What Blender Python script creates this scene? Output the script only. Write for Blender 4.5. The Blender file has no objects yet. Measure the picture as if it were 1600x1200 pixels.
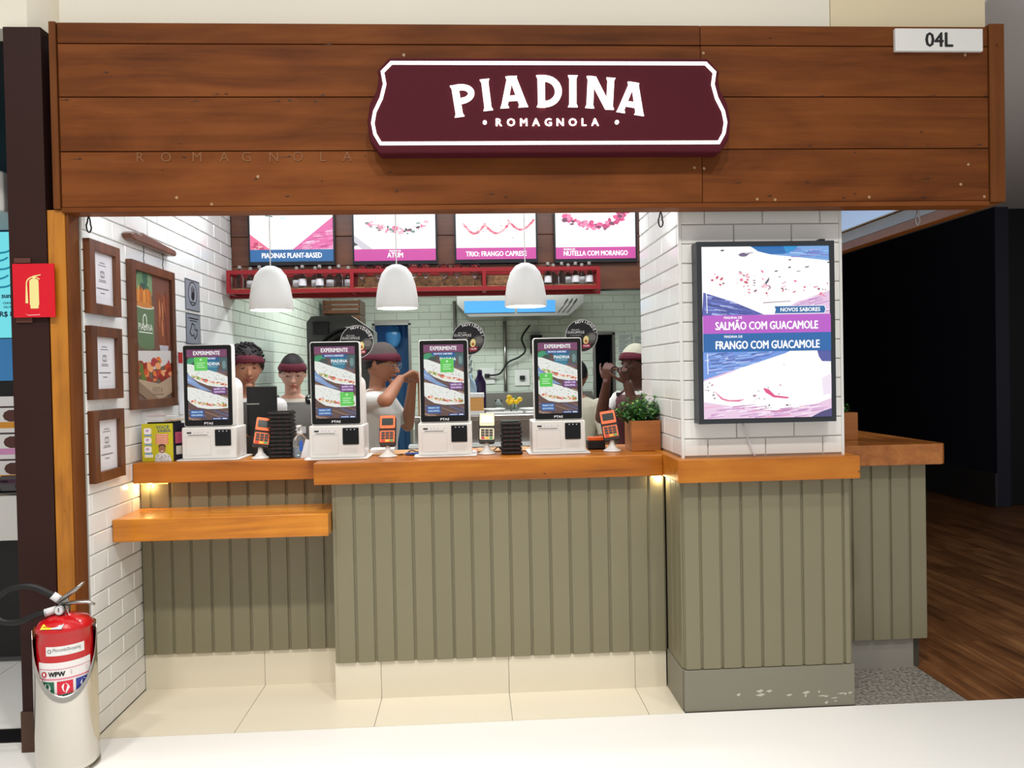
import bpy, bmesh, math, random
from mathutils import Vector, Matrix
random.seed(7)
PI = math.pi
scene = bpy.context.scene
COL = scene.collection

# ------------------------------------------------------------------ camera, light, exposure
def srgb(c):
    return tuple(((v/255)/12.92 if v/255 <= 0.04045 else ((v/255+0.055)/1.055)**2.4) for v in c)

cam_d = bpy.data.cameras.new('camera')
cam_d.sensor_width = 36.0
cam_d.lens = 36.0*1200/1600
cam_d.clip_start = 0.05
cam = bpy.data.objects.new('camera', cam_d)
COL.objects.link(cam)
YAW, PITCH, ROLL = 0.054, 0.015, 0.0195
F = Vector((math.sin(YAW)*math.cos(PITCH), math.cos(YAW)*math.cos(PITCH), -math.sin(PITCH)))
R0 = Vector((math.cos(YAW), -math.sin(YAW), 0))
U0 = R0.cross(F)
CR = R0*math.cos(ROLL) - U0*math.sin(ROLL)
CU = R0*math.sin(ROLL) + U0*math.cos(ROLL)
cam.matrix_world = Matrix(((CR.x, CU.x, -F.x, 0), (CR.y, CU.y, -F.y, 0), (CR.z, CU.z, -F.z, 1.54), (0, 0, 0, 1)))
scene.camera = cam

world = bpy.data.worlds.new('mall_ambient')
world.use_nodes = True
world.node_tree.nodes['Background'].inputs[0].default_value = (1.0, 0.97, 0.93, 1)
world.node_tree.nodes['Background'].inputs[1].default_value = 0.55
scene.world = world

def light(name, kind, loc, power, color=(1, 1, 1), size=0.2, size_y=None, target=None, spot=None):
    d = bpy.data.lights.new(name, kind)
    d.energy = power
    d.color = color
    if kind == 'AREA':
        d.size = size
        if size_y:
            d.shape = 'RECTANGLE'
            d.size_y = size_y
    else:
        d.shadow_soft_size = size
    if kind == 'SPOT':
        d.spot_size = spot or 2.0
        d.spot_blend = 0.8
    o = bpy.data.objects.new(name, d)
    COL.objects.link(o)
    o.location = loc
    if target is not None:
        o.rotation_euler = (Vector(target)-Vector(loc)).to_track_quat('-Z', 'Y').to_euler()
    return o

# downlights of the mall ceiling, in a row in front of the stall
for x, pw in ((-2.3, 185), (-1.0, 185), (0.3, 185), (1.6, 140)):
    light('mall_spotlight', 'SPOT', (x, 0.5, 5.0), pw, (1.0, 0.96, 0.88), 0.10, target=(x, 3.2, 0.3), spot=1.32)
for x in (-2.1, -0.7, 0.7, 2.1):  # second row of spots, added to brighten the white floor
    light('floor_fill_spot', 'SPOT', (x, 1.9, 4.6), 140, (1.0, 0.97, 0.92), 0.08, target=(x, 1.9, 0), spot=1.22)
# LED battens under the stall ceiling and in the kitchen
light('stall_led_batten', 'AREA', (-0.1, 4.45, 2.9), 40, (0.90, 0.95, 1.0), 3.0, 0.12)
light('fascia_led_strip', 'AREA', (-0.35, 3.46, 2.30), 5, (0.95, 0.97, 1.0), 2.5, 0.03, target=(-0.35, 4.25, 1.45))
light('kitchen_led_batten', 'AREA', (0.1, 6.9, 2.9), 105, (0.92, 1.0, 0.96), 2.6, 0.3)
light('back_room_lamp', 'AREA', (-0.95, 10.2, 2.45), 14, (0.25, 0.55, 1.0), 0.6, 0.6)

vs = scene.view_settings
vs.view_transform = 'Standard'
vs.look = 'None'
vs.exposure = 0.0
vs.gamma = 1.0
vs.use_curve_mapping = False

# ------------------------------------------------------------------ materials
MATS = {}
def new_mat(name):
    m = bpy.data.materials.new(name)
    m.use_nodes = True
    nt = m.node_tree
    return m, nt, nt.nodes['Principled BSDF']

def mat(name, rgb, rough=0.5, metal=0.0, emit=0.0, vary=0.0, bump=0.0, bscale=60, coat=0.0, trans=0.0, alpha=1.0, ior=1.45, spec=0.5):
    if name in MATS:
        return MATS[name]
    m, nt, b = new_mat(name)
    c = srgb(rgb)
    b.inputs['Base Color'].default_value = (*c, 1)
    b.inputs['Roughness'].default_value = rough
    b.inputs['Metallic'].default_value = metal
    b.inputs['Coat Weight'].default_value = coat
    b.inputs['Transmission Weight'].default_value = trans
    b.inputs['IOR'].default_value = ior
    b.inputs['Specular IOR Level'].default_value = spec
    b.inputs['Alpha'].default_value = alpha
    if emit:
        b.inputs['Emission Color'].default_value = (*c, 1)
        b.inputs['Emission Strength'].default_value = emit
    N, L = nt.nodes, nt.links
    if vary or bump:
        tc = N.new('ShaderNodeTexCoord')
        no = N.new('ShaderNodeTexNoise')
        no.inputs['Scale'].default_value = bscale
        no.inputs['Detail'].default_value = 4
        L.new(tc.outputs['Object'], no.inputs['Vector'])
    if vary:
        no2 = N.new('ShaderNodeTexNoise')
        no2.inputs['Scale'].default_value = 3.5
        no2.inputs['Detail'].default_value = 5
        L.new(tc.outputs['Object'], no2.inputs['Vector'])
        oi = N.new('ShaderNodeObjectInfo')
        ad = N.new('ShaderNodeMath'); ad.operation = 'ADD'
        L.new(no2.outputs['Fac'], ad.inputs[0]); L.new(oi.outputs['Random'], ad.inputs[1])
        mr = N.new('ShaderNodeMapRange')
        mr.inputs[1].default_value = 0.2; mr.inputs[2].default_value = 1.8
        mr.inputs[3].default_value = 1-vary; mr.inputs[4].default_value = 1+vary
        L.new(ad.outputs[0], mr.inputs[0])
        mx = N.new('ShaderNodeVectorMath'); mx.operation = 'SCALE'
        mx.inputs[0].default_value = c
        L.new(mr.outputs[0], mx.inputs['Scale'])
        L.new(mx.outputs[0], b.inputs['Base Color'])
    if bump:
        bp = N.new('ShaderNodeBump')
        bp.inputs['Strength'].default_value = bump
        bp.inputs['Distance'].default_value = 0.004
        L.new(no.outputs['Fac'], bp.inputs['Height'])
        L.new(bp.outputs[0], b.inputs['Normal'])
    MATS[name] = m
    return m

def wood(name, dark, mid, lite, axis='X', rough=0.38, grain=16, spots=True, coat=0.15, spec=0.5):
    if name in MATS:
        return MATS[name]
    m, nt, b = new_mat(name)
    N, L = nt.nodes, nt.links
    tc = N.new('ShaderNodeTexCoord'); oi = N.new('ShaderNodeObjectInfo')
    mu = N.new('ShaderNodeMath'); mu.operation = 'MULTIPLY'; mu.inputs[1].default_value = 37.0
    L.new(oi.outputs['Random'], mu.inputs[0])
    ad = N.new('ShaderNodeVectorMath'); ad.operation = 'ADD'
    L.new(tc.outputs['Object'], ad.inputs[0]); L.new(mu.outputs[0], ad.inputs[1])
    mp = N.new('ShaderNodeMapping')
    sc = {'X': (0.9, grain, grain), 'Y': (grain, 0.9, grain), 'Z': (grain, grain, 0.9)}[axis]
    mp.inputs['Scale'].default_value = sc
    L.new(ad.outputs[0], mp.inputs['Vector'])
    n1 = N.new('ShaderNodeTexNoise'); n1.inputs['Scale'].default_value = 1.0; n1.inputs['Detail'].default_value = 8
    n1.inputs['Roughness'].default_value = 0.62; n1.inputs['Distortion'].default_value = 0.9
    L.new(mp.outputs[0], n1.inputs['Vector'])
    mp2 = N.new('ShaderNodeMapping')
    mp2.inputs['Scale'].default_value = tuple(1.1 if s < 1 else 3.2 for s in sc)
    L.new(ad.outputs[0], mp2.inputs['Vector'])
    n2 = N.new('ShaderNodeTexNoise'); n2.inputs['Scale'].default_value = 1.3; n2.inputs['Detail'].default_value = 4; n2.inputs['Distortion'].default_value = 1.5
    L.new(mp2.outputs[0], n2.inputs['Vector'])
    av = N.new('ShaderNodeMath'); av.operation = 'MULTIPLY_ADD'; av.inputs[1].default_value = 0.55
    hv = N.new('ShaderNodeMath'); hv.operation = 'MULTIPLY'; hv.inputs[1].default_value = 0.45
    L.new(n2.outputs['Fac'], hv.inputs[0]); L.new(n1.outputs['Fac'], av.inputs[0]); L.new(hv.outputs[0], av.inputs[2])
    rv = N.new('ShaderNodeMath'); rv.operation = 'MULTIPLY_ADD'; rv.inputs[1].default_value = 0.10
    L.new(oi.outputs['Random'], rv.inputs[0]); L.new(av.outputs[0], rv.inputs[2])
    cr = N.new('ShaderNodeValToRGB')
    e = cr.color_ramp.elements
    e[0].position = 0.32; e[0].color = (*srgb(dark), 1)
    e[1].position = 0.78; e[1].color = (*srgb(lite), 1)
    k = e.new(0.53); k.color = (*srgb(mid), 1)
    L.new(rv.outputs[0], cr.inputs['Fac'])
    out = cr.outputs['Color']
    if spots:
        vo = N.new('ShaderNodeTexVoronoi'); vo.inputs['Scale'].default_value = 6.5
        mp3 = N.new('ShaderNodeMapping'); mp3.inputs['Scale'].default_value = tuple(0.8 if s < 1 else 1.6 for s in sc)
        L.new(ad.outputs[0], mp3.inputs['Vector']); L.new(mp3.outputs[0], vo.inputs['Vector'])
        lt = N.new('ShaderNodeMapRange'); lt.inputs[1].default_value = 0.02; lt.inputs[2].default_value = 0.055
        lt.inputs[3].default_value = 0.75; lt.inputs[4].default_value = 0.0
        L.new(vo.outputs['Distance'], lt.inputs[0])
        mx = N.new('ShaderNodeMix'); mx.data_type = 'RGBA'
        L.new(lt.outputs[0], mx.inputs[0]); L.new(out, mx.inputs[6])
        mx.inputs[7].default_value = (*srgb((38, 20, 10)), 1)
        out = mx.outputs[2]
    L.new(out, b.inputs['Base Color'])
    b.inputs['Roughness'].default_value = rough
    b.inputs['Coat Weight'].default_value = coat
    b.inputs['Specular IOR Level'].default_value = spec
    b.inputs['Coat Roughness'].default_value = 0.2
    bp = N.new('ShaderNodeBump'); bp.inputs['Strength'].default_value = 0.12; bp.inputs['Distance'].default_value = 0.003
    L.new(n1.outputs['Fac'], bp.inputs['Height']); L.new(bp.outputs[0], b.inputs['Normal'])
    MATS[name] = m
    return m

def speckle(name, c1, c2, c3, scale, rough=0.5):
    m, nt, b = new_mat(name)
    N, L = nt.nodes, nt.links
    tc = N.new('ShaderNodeTexCoord'); n = N.new('ShaderNodeTexNoise')
    n.inputs['Scale'].default_value = scale; n.inputs['Detail'].default_value = 6; n.inputs['Roughness'].default_value = 0.75
    L.new(tc.outputs['Object'], n.inputs['Vector'])
    cr = N.new('ShaderNodeValToRGB'); e = cr.color_ramp.elements
    e[0].position = 0.36; e[0].color = (*srgb(c1), 1); e[1].position = 0.66; e[1].color = (*srgb(c3), 1)
    k = e.new(0.5); k.color = (*srgb(c2), 1)
    L.new(n.outputs['Fac'], cr.inputs[0]); L.new(cr.outputs[0], b.inputs['Base Color'])
    b.inputs['Roughness'].default_value = rough
    MATS[name] = m
    return m

def print_mat(name, emit, rough=0.4):
    m, nt, b = new_mat(name)
    at = nt.nodes.new('ShaderNodeAttribute'); at.attribute_name = 'ink'
    nt.links.new(at.outputs['Color'], b.inputs['Base Color'])
    b.inputs['Roughness'].default_value = rough
    if emit:
        nt.links.new(at.outputs['Color'], b.inputs['Emission Color'])
        b.inputs['Emission Strength'].default_value = emit
        b.inputs['Base Color'].default_value = (0.02, 0.02, 0.02, 1)
        for l in list(nt.links):
            if l.to_socket == b.inputs['Base Color']:
                nt.links.remove(l)
        b.inputs['Base Color'].default_value = (0.03, 0.03, 0.03, 1)
    MATS[name] = m
    return m

M_FASCIA = wood('fascia_wood', (78, 40, 16), (114, 62, 27), (138, 80, 38), 'X', rough=0.55, coat=0.0, spec=0.12)
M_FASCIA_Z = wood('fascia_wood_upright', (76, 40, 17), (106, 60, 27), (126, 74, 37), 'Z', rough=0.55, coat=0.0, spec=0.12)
M_SLAB = wood('counter_wood', (128, 66, 10), (180, 104, 18), (206, 134, 36), 'X', rough=0.35, coat=0.15)
M_SLAB_Y = wood('counter_wood_side', (116, 62, 22), (160, 94, 36), (190, 122, 56), 'Y', rough=0.3, coat=0.3)
M_SHELF = wood('shelf_wood', (150, 80, 12), (206, 126, 26), (232, 160, 52), 'X', rough=0.25, coat=0.4)
M_POST = wood('post_wood', (130, 76, 12), (186, 118, 28), (206, 138, 42), 'Z', rough=0.35)
M_MENUWOOD = wood('menu_wall_wood', (66, 34, 22), (98, 54, 32), (124, 74, 44), 'X')
M_FRAME = wood('frame_wood', (62, 34, 18), (96, 54, 28), (124, 74, 40), 'Z', spots=False)
M_PLANTER = wood('planter_wood', (120, 66, 24), (164, 98, 40), (190, 122, 56), 'X', spots=False)
M_FLOORWOOD = wood('floor_plank_wood', (58, 34, 20), (120, 78, 46), (180, 128, 82), 'Y', rough=0.35, spots=False)
M_CORK = speckle('cork_board', (70, 44, 24), (130, 88, 50), (160, 112, 66), 34)
M_GRANITE = speckle('granite', (70, 68, 64), (128, 124, 116), (168, 164, 154), 60)
M_TILE = mat('white_glazed_tile', (238, 238, 236), 0.10, vary=0.03, bump=0.05, bscale=9)
M_KTILE = mat('kitchen_glazed_tile', (206, 214, 204), 0.14, vary=0.04, bump=0.05, bscale=9)
M_GROUT = mat('grout', (176, 173, 166), 0.9)
M_GREY = mat('grey_paint', (131, 125, 101), 0.5, vary=0.05, bump=0.1, bscale=40)
M_GREYD = mat('grey_paint_groove', (70, 67, 58), 0.6)
M_BEIGE = mat('beige_stone_tile', (226, 218, 198), 0.3, vary=0.03)
M_WFLOOR = mat('white_polished_floor', (240, 239, 236), 0.22, vary=0.01)
M_DKBROWN = mat('dark_brown_paint', (50, 29, 26), 0.5, vary=0.10, spec=0.2)
M_CREAM = mat('cream_plaster', (238, 232, 217), 0.7, vary=0.03)
M_CREAM2 = mat('aged_cream_plaster', (232, 218, 184), 0.7, vary=0.03)
M_WHITE = mat('white_plastic', (222, 220, 217), 0.32)
M_WHITEP = mat('white_paint', (232, 232, 230), 0.6)
M_BLACK = mat('black_plastic', (14, 14, 16), 0.3)
M_GLOSSBLK = mat('gloss_black', (8, 8, 10), 0.08)
M_RUBBER = mat('black_rubber', (20, 20, 21), 0.55)
M_DARKROOM = mat('dark_navy_wall', (40, 40, 60), 0.6)
M_DARK2 = mat('near_black_wall', (10, 11, 18), 0.6)
M_GREYWALL = mat('grey_plaster', (120, 120, 122), 0.7)
M_GREYCEIL = mat('pale_ceiling_paint', (226, 226, 228), 0.7)
M_STEEL = mat('brushed_steel', (176, 174, 170), 0.3, metal=1.0)
M_POLISHED = mat('polished_steel', (214, 210, 202), 0.14, metal=1.0, bump=0.25, bscale=7)
M_CHROME = mat('cast_metal', (170, 168, 164), 0.3, metal=1.0)
M_RED = mat('red_enamel', (196, 14, 24), 0.22, coat=0.5)
M_REDMET = mat('red_painted_metal', (140, 18, 27), 0.4)
M_BURG = mat('burgundy_sign', (78, 26, 36), 0.6, spec=0.1)
M_GLOW = mat('white_backlit_acrylic', (255, 253, 248), 0.4, emit=1.6)
M_LAMP = mat('lamp_glow', (255, 250, 238), 0.4, emit=5.0)
M_WARMLED = mat('warm_led', (255, 214, 120), 0.4, emit=6.0)
M_PENDANT = mat('white_lamp_shade', (222, 221, 218), 0.5)
M_GLASS = mat('clear_glass', (235, 240, 240), 0.03, trans=1.0, ior=1.3)
M_CLEAR = mat('clear_plastic', (225, 232, 238), 0.06, trans=0.9, ior=1.2)
M_LABEL = mat('paper_label', (222, 222, 226), 0.7)
M_INK = mat('dark_ink', (40, 40, 44), 0.7)
M_CARD = mat('cardboard', (168, 126, 84), 0.8, vary=0.05)
M_ORANGE = mat('orange_plastic', (238, 104, 34), 0.35)
M_IVORY = mat('ivory_plastic', (236, 224, 190), 0.35)
M_LCD = mat('terminal_screen', (44, 50, 48), 0.15)
M_LCDON = mat('terminal_screen_lit', (190, 210, 220), 0.2, emit=0.6)
M_BLUEFILM = mat('glowing_blue_film', (60, 140, 205), 0.4, emit=0.5)  # hood film, no lamp: its glow is put into the material
M_INKPRINT = print_mat('printed_sheet', 0.0)
M_SCREEN = print_mat('kiosk_screen_image', 0.85)
M_LIGHTBOX = print_mat('lightbox_image', 1.0)
M_MENU = print_mat('menu_screen_image', 1.05)

# ------------------------------------------------------------------ mesh helpers
class MB:
    def __init__(s):
        s.v, s.f, s.m, s.sm = [], [], [], []
    def add(s, verts, faces, m=0, smooth=False):
        o = len(s.v)
        s.v += [tuple(p) for p in verts]
        for f in faces:
            s.f.append([i+o for i in f]); s.m.append(m); s.sm.append(smooth)
        return s
    def box(s, x0, x1, y0, y1, z0, z1, m=0):
        v = [(x, y, z) for x in (x0, x1) for y in (y0, y1) for z in (z0, z1)]
        return s.add(v, [(0, 1, 3, 2), (4, 6, 7, 5), (0, 4, 5, 1), (2, 3, 7, 6), (0, 2, 6, 4), (1, 5, 7, 3)], m)
    def prism(s, poly, a, b, axis='Y', m=0, smooth=False):
        n = len(poly)
        def pt(p, t):
            return {'Z': (p[0], p[1], t), 'Y': (p[0], t, p[1]), 'X': (t, p[0], p[1])}[axis]
        v = [pt(p, a) for p in poly]+[pt(p, b) for p in poly]
        s.add(v, [list(range(n)), list(range(n, 2*n))], m)
        o = len(s.v)-2*n
        for i in range(n):
            j = (i+1) % n
            s.f.append([o+i, o+j, o+n+j, o+n+i]); s.m.append(m); s.sm.append(smooth)
        return s
    def tube(s, pts, r, seg=8, m=0, caps=True, flat=None):
        P = [Vector(p) for p in pts]
        rs = r if isinstance(r, (list, tuple)) else [r]*len(P)
        o = len(s.v)
        ref = None
        for i, p in enumerate(P):
            t = (P[min(i+1, len(P)-1)]-P[max(i-1, 0)]).normalized()
            if ref is None:
                ref = Vector((0, 0, 1)) if abs(t.z) < 0.9 else Vector((1, 0, 0))
            a = t.cross(ref).normalized(); bb = a.cross(t).normalized(); ref = bb
            for k in range(seg):
                th = 2*PI*k/seg
                s.v.append(tuple(p+a*math.cos(th)*rs[i]+bb*math.sin(th)*rs[i]*(flat or 1)))
        for i in range(len(P)-1):
            for k in range(seg):
                k2 = (k+1) % seg
                s.f.append([o+i*seg+k, o+i*seg+k2, o+(i+1)*seg+k2, o+(i+1)*seg+k]); s.m.append(m); s.sm.append(True)
        if caps:
            s.f.append([o+k for k in range(seg)]); s.m.append(m); s.sm.append(False)
            s.f.append([o+(len(P)-1)*seg+k for k in range(seg)]); s.m.append(m); s.sm.append(False)
        return s
    def lathe(s, prof, c=(0, 0, 0), seg=20, m=0, ry=1.0, smooth=True, caps=True):
        o = len(s.v); n = len(prof)
        for r, z in prof:
            for k in range(seg):
                th = 2*PI*k/seg
                s.v.append((c[0]+r*math.cos(th), c[1]+r*math.sin(th)*ry, c[2]+z))
        for i in range(n-1):
            for k in range(seg):
                k2 = (k+1) % seg
                s.f.append([o+i*seg+k, o+i*seg+k2, o+(i+1)*seg+k2, o+(i+1)*seg+k]); s.m.append(m); s.sm.append(smooth)
        if caps and prof[0][0] > 1e-5:
            s.f.append([o+k for k in range(seg)]); s.m.append(m); s.sm.append(False)
        if caps and prof[-1][0] > 1e-5:
            s.f.append([o+(n-1)*seg+k for k in range(seg)]); s.m.append(m); s.sm.append(False)
        return s
    def ball(s, c, r, seg=16, rings=10, m=0):
        r = r if isinstance(r, (list, tuple)) else (r, r, r)
        prof = [(math.sin(PI*i/rings), -math.cos(PI*i/rings)) for i in range(rings+1)]
        o = len(s.v)
        s.lathe([(max(p[0], 1e-6), p[1]) for p in prof], (0, 0, 0), seg, m)
        for i in range(o, len(s.v)):
            v = s.v[i]; s.v[i] = (c[0]+v[0]*r[0], c[1]+v[1]*r[1], c[2]+v[2]*r[2])
        return s
    def xform(s, M, start=0):
        for i in range(start, len(s.v)):
            s.v[i] = tuple(M @ Vector(s.v[i]))
        return s
    def mesh(s, name, mats):
        me = bpy.data.meshes.new(name)
        me.from_pydata(s.v, [], s.f)
        for mm in (mats if isinstance(mats, (list, tuple)) else [mats]):
            me.materials.append(mm)
        me.polygons.foreach_set('material_index', s.m)
        me.polygons.foreach_set('use_smooth', s.sm)
        bm = bmesh.new(); bm.from_mesh(me)
        bmesh.ops.remove_doubles(bm, verts=bm.verts, dist=1e-6)
        bmesh.ops.recalc_face_normals(bm, faces=bm.faces)
        bm.to_mesh(me); bm.free()
        return me
    def build(s, name, mats, parent=None, bevel=0, loc=None, rot=None):
        o = bpy.data.objects.new(name, s.mesh(name, mats))
        COL.objects.link(o)
        if parent is not None:
            o.parent = parent
        if loc is not None:
            o.location = loc
        if rot is not None:
            o.rotation_euler = rot
        if bevel:
            b = o.modifiers.new('edge', 'BEVEL'); b.width = bevel; b.segments = 2; b.limit_method = 'ANGLE'
        return o

def tag(o, label, cat, group=None, kind=None):
    o['label'] = label; o['category'] = cat
    if group: o['group'] = group
    if kind: o['kind'] = kind
    return o
def thing(name, label, cat, loc=(0, 0, 0), rotz=0, group=None):
    o = bpy.data.objects.new(name, None)
    o.empty_display_size = 0.05
    COL.objects.link(o); o.location = loc; o.rotation_euler = (0, 0, rotz)
    return tag(o, label, cat, group)
def structure(o):
    o['kind'] = 'structure'
    return o
def rrect(x0, x1, z0, z1, r, n=4):
    out = []
    for cx, cz, a0 in ((x1-r, z1-r, 0), (x0+r, z1-r, 90), (x0+r, z0+r, 180), (x1-r, z0+r, 270)):
        for k in range(n+1):
            a = math.radians(a0+90*k/n)
            out.append((cx+r*math.cos(a), cz+r*math.sin(a)))
    return out
def copy_tree(o, parent=None):
    c = o.copy(); COL.objects.link(c)
    if parent is not None:
        c.parent = parent
    for ch in list(o.children):
        copy_tree(ch, c)
    return c

_TXT = {}
def text_geo(body, bold=0.0, space=1.0):
    key = (body, bold, space)
    if key not in _TXT:
        cu = bpy.data.curves.new('t', 'FONT')
        cu.body = body; cu.size = 1.0; cu.resolution_u = 2; cu.offset = bold; cu.space_character = space
        ob = bpy.data.objects.new('t', cu); COL.objects.link(ob)
        dg = bpy.context.evaluated_depsgraph_get()
        me = bpy.data.meshes.new_from_object(ob.evaluated_get(dg))
        v = [(p.co.x, p.co.y) for p in me.vertices]
        f = [list(p.vertices) for p in me.polygons]
        bpy.data.objects.remove(ob); bpy.data.curves.remove(cu); bpy.data.meshes.remove(me)
        xs = [p[0] for p in v] or [0]
        _TXT[key] = (v, f, min(xs), max(xs))
    return _TXT[key]
CAP = max(p[1] for p in text_geo('H')[0])

ORD = ('topmost', 'second', 'third', 'fourth', 'fifth', 'sixth', 'seventh', 'eighth', 'ninth', 'tenth', 'eleventh', 'lowest')
def nest(t, part, names):
    """pieces that sit on a part become its sub-parts"""
    base = lambda o: o.name.split('.')[0]
    host = next(c for c in t.children if base(c) == part)
    for c in list(t.children):
        if base(c) in names and c is not host:
            c.parent = host

class Print:
    """flat printed or displayed picture: coloured shapes in one sheet, x right, z up, facing -Y"""
    def __init__(s, w, h):
        s.w, s.h = w, h
        s.v, s.f, s.c = [], [], []
        s.lay = 0.0
    def _step(s):
        s.lay += 2.5e-5
    def poly(s, pts, col):
        for ax, lim, sg in ((0, 0, 1), (0, s.w, -1), (1, 0, 1), (1, s.h, -1)):
            out = []
            for i in range(len(pts)):
                a, b = pts[i-1], pts[i]
                ia, ib = (a[ax]-lim)*sg >= 0, (b[ax]-lim)*sg >= 0
                if ia != ib:
                    t = (lim-a[ax])/(b[ax]-a[ax]); out.append((a[0]+(b[0]-a[0])*t, a[1]+(b[1]-a[1])*t))
                if ib:
                    out.append(b)
            pts = out
            if len(pts) < 3:
                return s
        s._step()
        o = len(s.v)
        s.v += [(p[0], -s.lay, p[1]) for p in pts]
        s.f.append(list(range(o, o+len(pts)))); s.c.append(srgb(col))
        return s
    def rect(s, x0, y0, x1, y1, col):
        return s.poly([(x0, y0), (x1, y0), (x1, y1), (x0, y1)], col)
    def rr(s, x0, y0, x1, y1, r, col):
        return s.poly(rrect(x0, x1, y0, y1, r, 3), col)
    def ell(s, cx, cy, rx, ry, col, rot=0.0, n=10, jit=0.0):
        ca, sa = math.cos(rot), math.sin(rot)
        pts = []
        for k in range(n):
            a = 2*PI*k/n; j = 1+random.uniform(-jit, jit)
            x, y = rx*j*math.cos(a), ry*j*math.sin(a)
            pts.append((cx+x*ca-y*sa, cy+x*sa+y*ca))
        return s.poly(pts, col)
    def text(s, body, x, y, h, col, align='c', bold=0.02, width=None, rot=0.0, space=1.0):
        v, f, x0, x1 = text_geo(body, 0.0, space)
        k = h/CAP
        kx = k if width is None else width/(x1-x0)
        off = {'c': (x0+x1)/2, 'l': x0, 'r': x1}[align]
        ca, sa = math.cos(rot), math.sin(rot)
        d = min(.07, bold*3.5)*h
        for ox, oy in (((-d, 0), (d, 0), (0, d*.7), (0, -d*.7)) if d > 0 else ((0, 0),)):
            s._step(); o = len(s.v)
            for p in v:
                px, py = (p[0]-off)*kx+ox, p[1]*k+oy
                s.v.append((x+px*ca-py*sa, -s.lay, y+px*sa+py*ca))
            for q in f:
                s.f.append([i+o for i in q]); s.c.append(srgb(col))
        return s
    def build(s, name, material, parent=None, loc=(0, 0, 0)):
        me = bpy.data.meshes.new(name)
        me.from_pydata(s.v, [], s.f)
        at = me.color_attributes.new('ink', 'FLOAT_COLOR', 'CORNER')
        i = 0
        for p, c in zip(me.polygons, s.c):
            for _ in p.vertices:
                at.data[i].color = (*c, 1); i += 1
        me.materials.append(material)
        o = bpy.data.objects.new(name, me); COL.objects.link(o)
        if parent is not None:
            o.parent = parent
        o.location = loc
        return o

def path(pts, n=5):
    P = [Vector(p) for p in pts]; out = []
    for i in range(len(P)-1):
        a, b, c, d = P[max(i-1, 0)], P[i], P[i+1], P[min(i+2, len(P)-1)]
        for k in range(n):
            t = k/n
            out.append(0.5*((2*b)+(c-a)*t+(2*a-5*b+4*c-d)*t*t+(3*b-a-3*c+d)*t*t*t))
    return out+[P[-1]]

def piadina(P, cx, cy, w, h, rot, crust, spot, fill, nspot=26, nfill=40, fs=1.0):
    ca, sa = math.cos(rot), math.sin(rot)
    def T(x, y): return (cx+x*ca-y*sa, cy+x*sa+y*ca)
    low = [T(w/2*math.cos(a), -h*0.24*math.sin(a)) for a in [PI*k/14 for k in range(15)]]
    P.poly(low+[T(-w/2, 0.02*h)], crust)
    for k in range(nfill):
        t = random.uniform(-0.92, 0.92)
        x = t*w/2; y = -h*0.15*math.sqrt(1-t*t)*random.uniform(0.0, 1.0)+random.uniform(-.01, .05)*h
        q = T(x, y)
        P.ell(q[0], q[1], w*0.035*fs*random.uniform(.5, 1.4), h*0.045*fs*random.uniform(.5, 1.3), random.choice(fill), rot+random.uniform(-.5, .5), 7, .25)
    P.poly([T(w/2*math.cos(a), h*0.74*math.sin(a)**.85+h*0.035) for a in [PI*k/18 for k in range(19)]], crust)
    for k in range(nspot):
        a = random.uniform(.1, PI-.1); r = math.sqrt(random.uniform(.02, .85))
        q = T(w/2*r*math.cos(a), h*0.70*r*math.sin(a))
        P.ell(q[0], q[1], w*.012*random.uniform(.6, 1.6), h*.014*random.uniform(.6, 1.5), spot, rot, 6, .3)
# ------------------------------------------------------------------ the setting
_TILE = {}
def tile_mesh(w, h, d, material):
    key = (round(w, 3), round(h, 3), d, material.name)
    if key not in _TILE:
        c = 0.0035
        b = MB()
        x, y = w/2, h/2
        v = [(-x, -y, 0), (x, -y, 0), (x, y, 0), (-x, y, 0), (-x, -y, d-c), (x, -y, d-c), (x, y, d-c), (-x, y, d-c),
             (-x+c, -y+c, d), (x-c, -y+c, d), (x-c, y-c, d), (-x+c, y-c, d)]
        f = [(8, 9, 10, 11)]
        for i in range(4):
            j = (i+1) % 4
            f += [(i, j, 4+j, 4+i), (4+i, 4+j, 8+j, 8+i)]
        b.add(v, f)
        _TILE[key] = b.mesh('tile', material)
    return _TILE[key]

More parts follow.
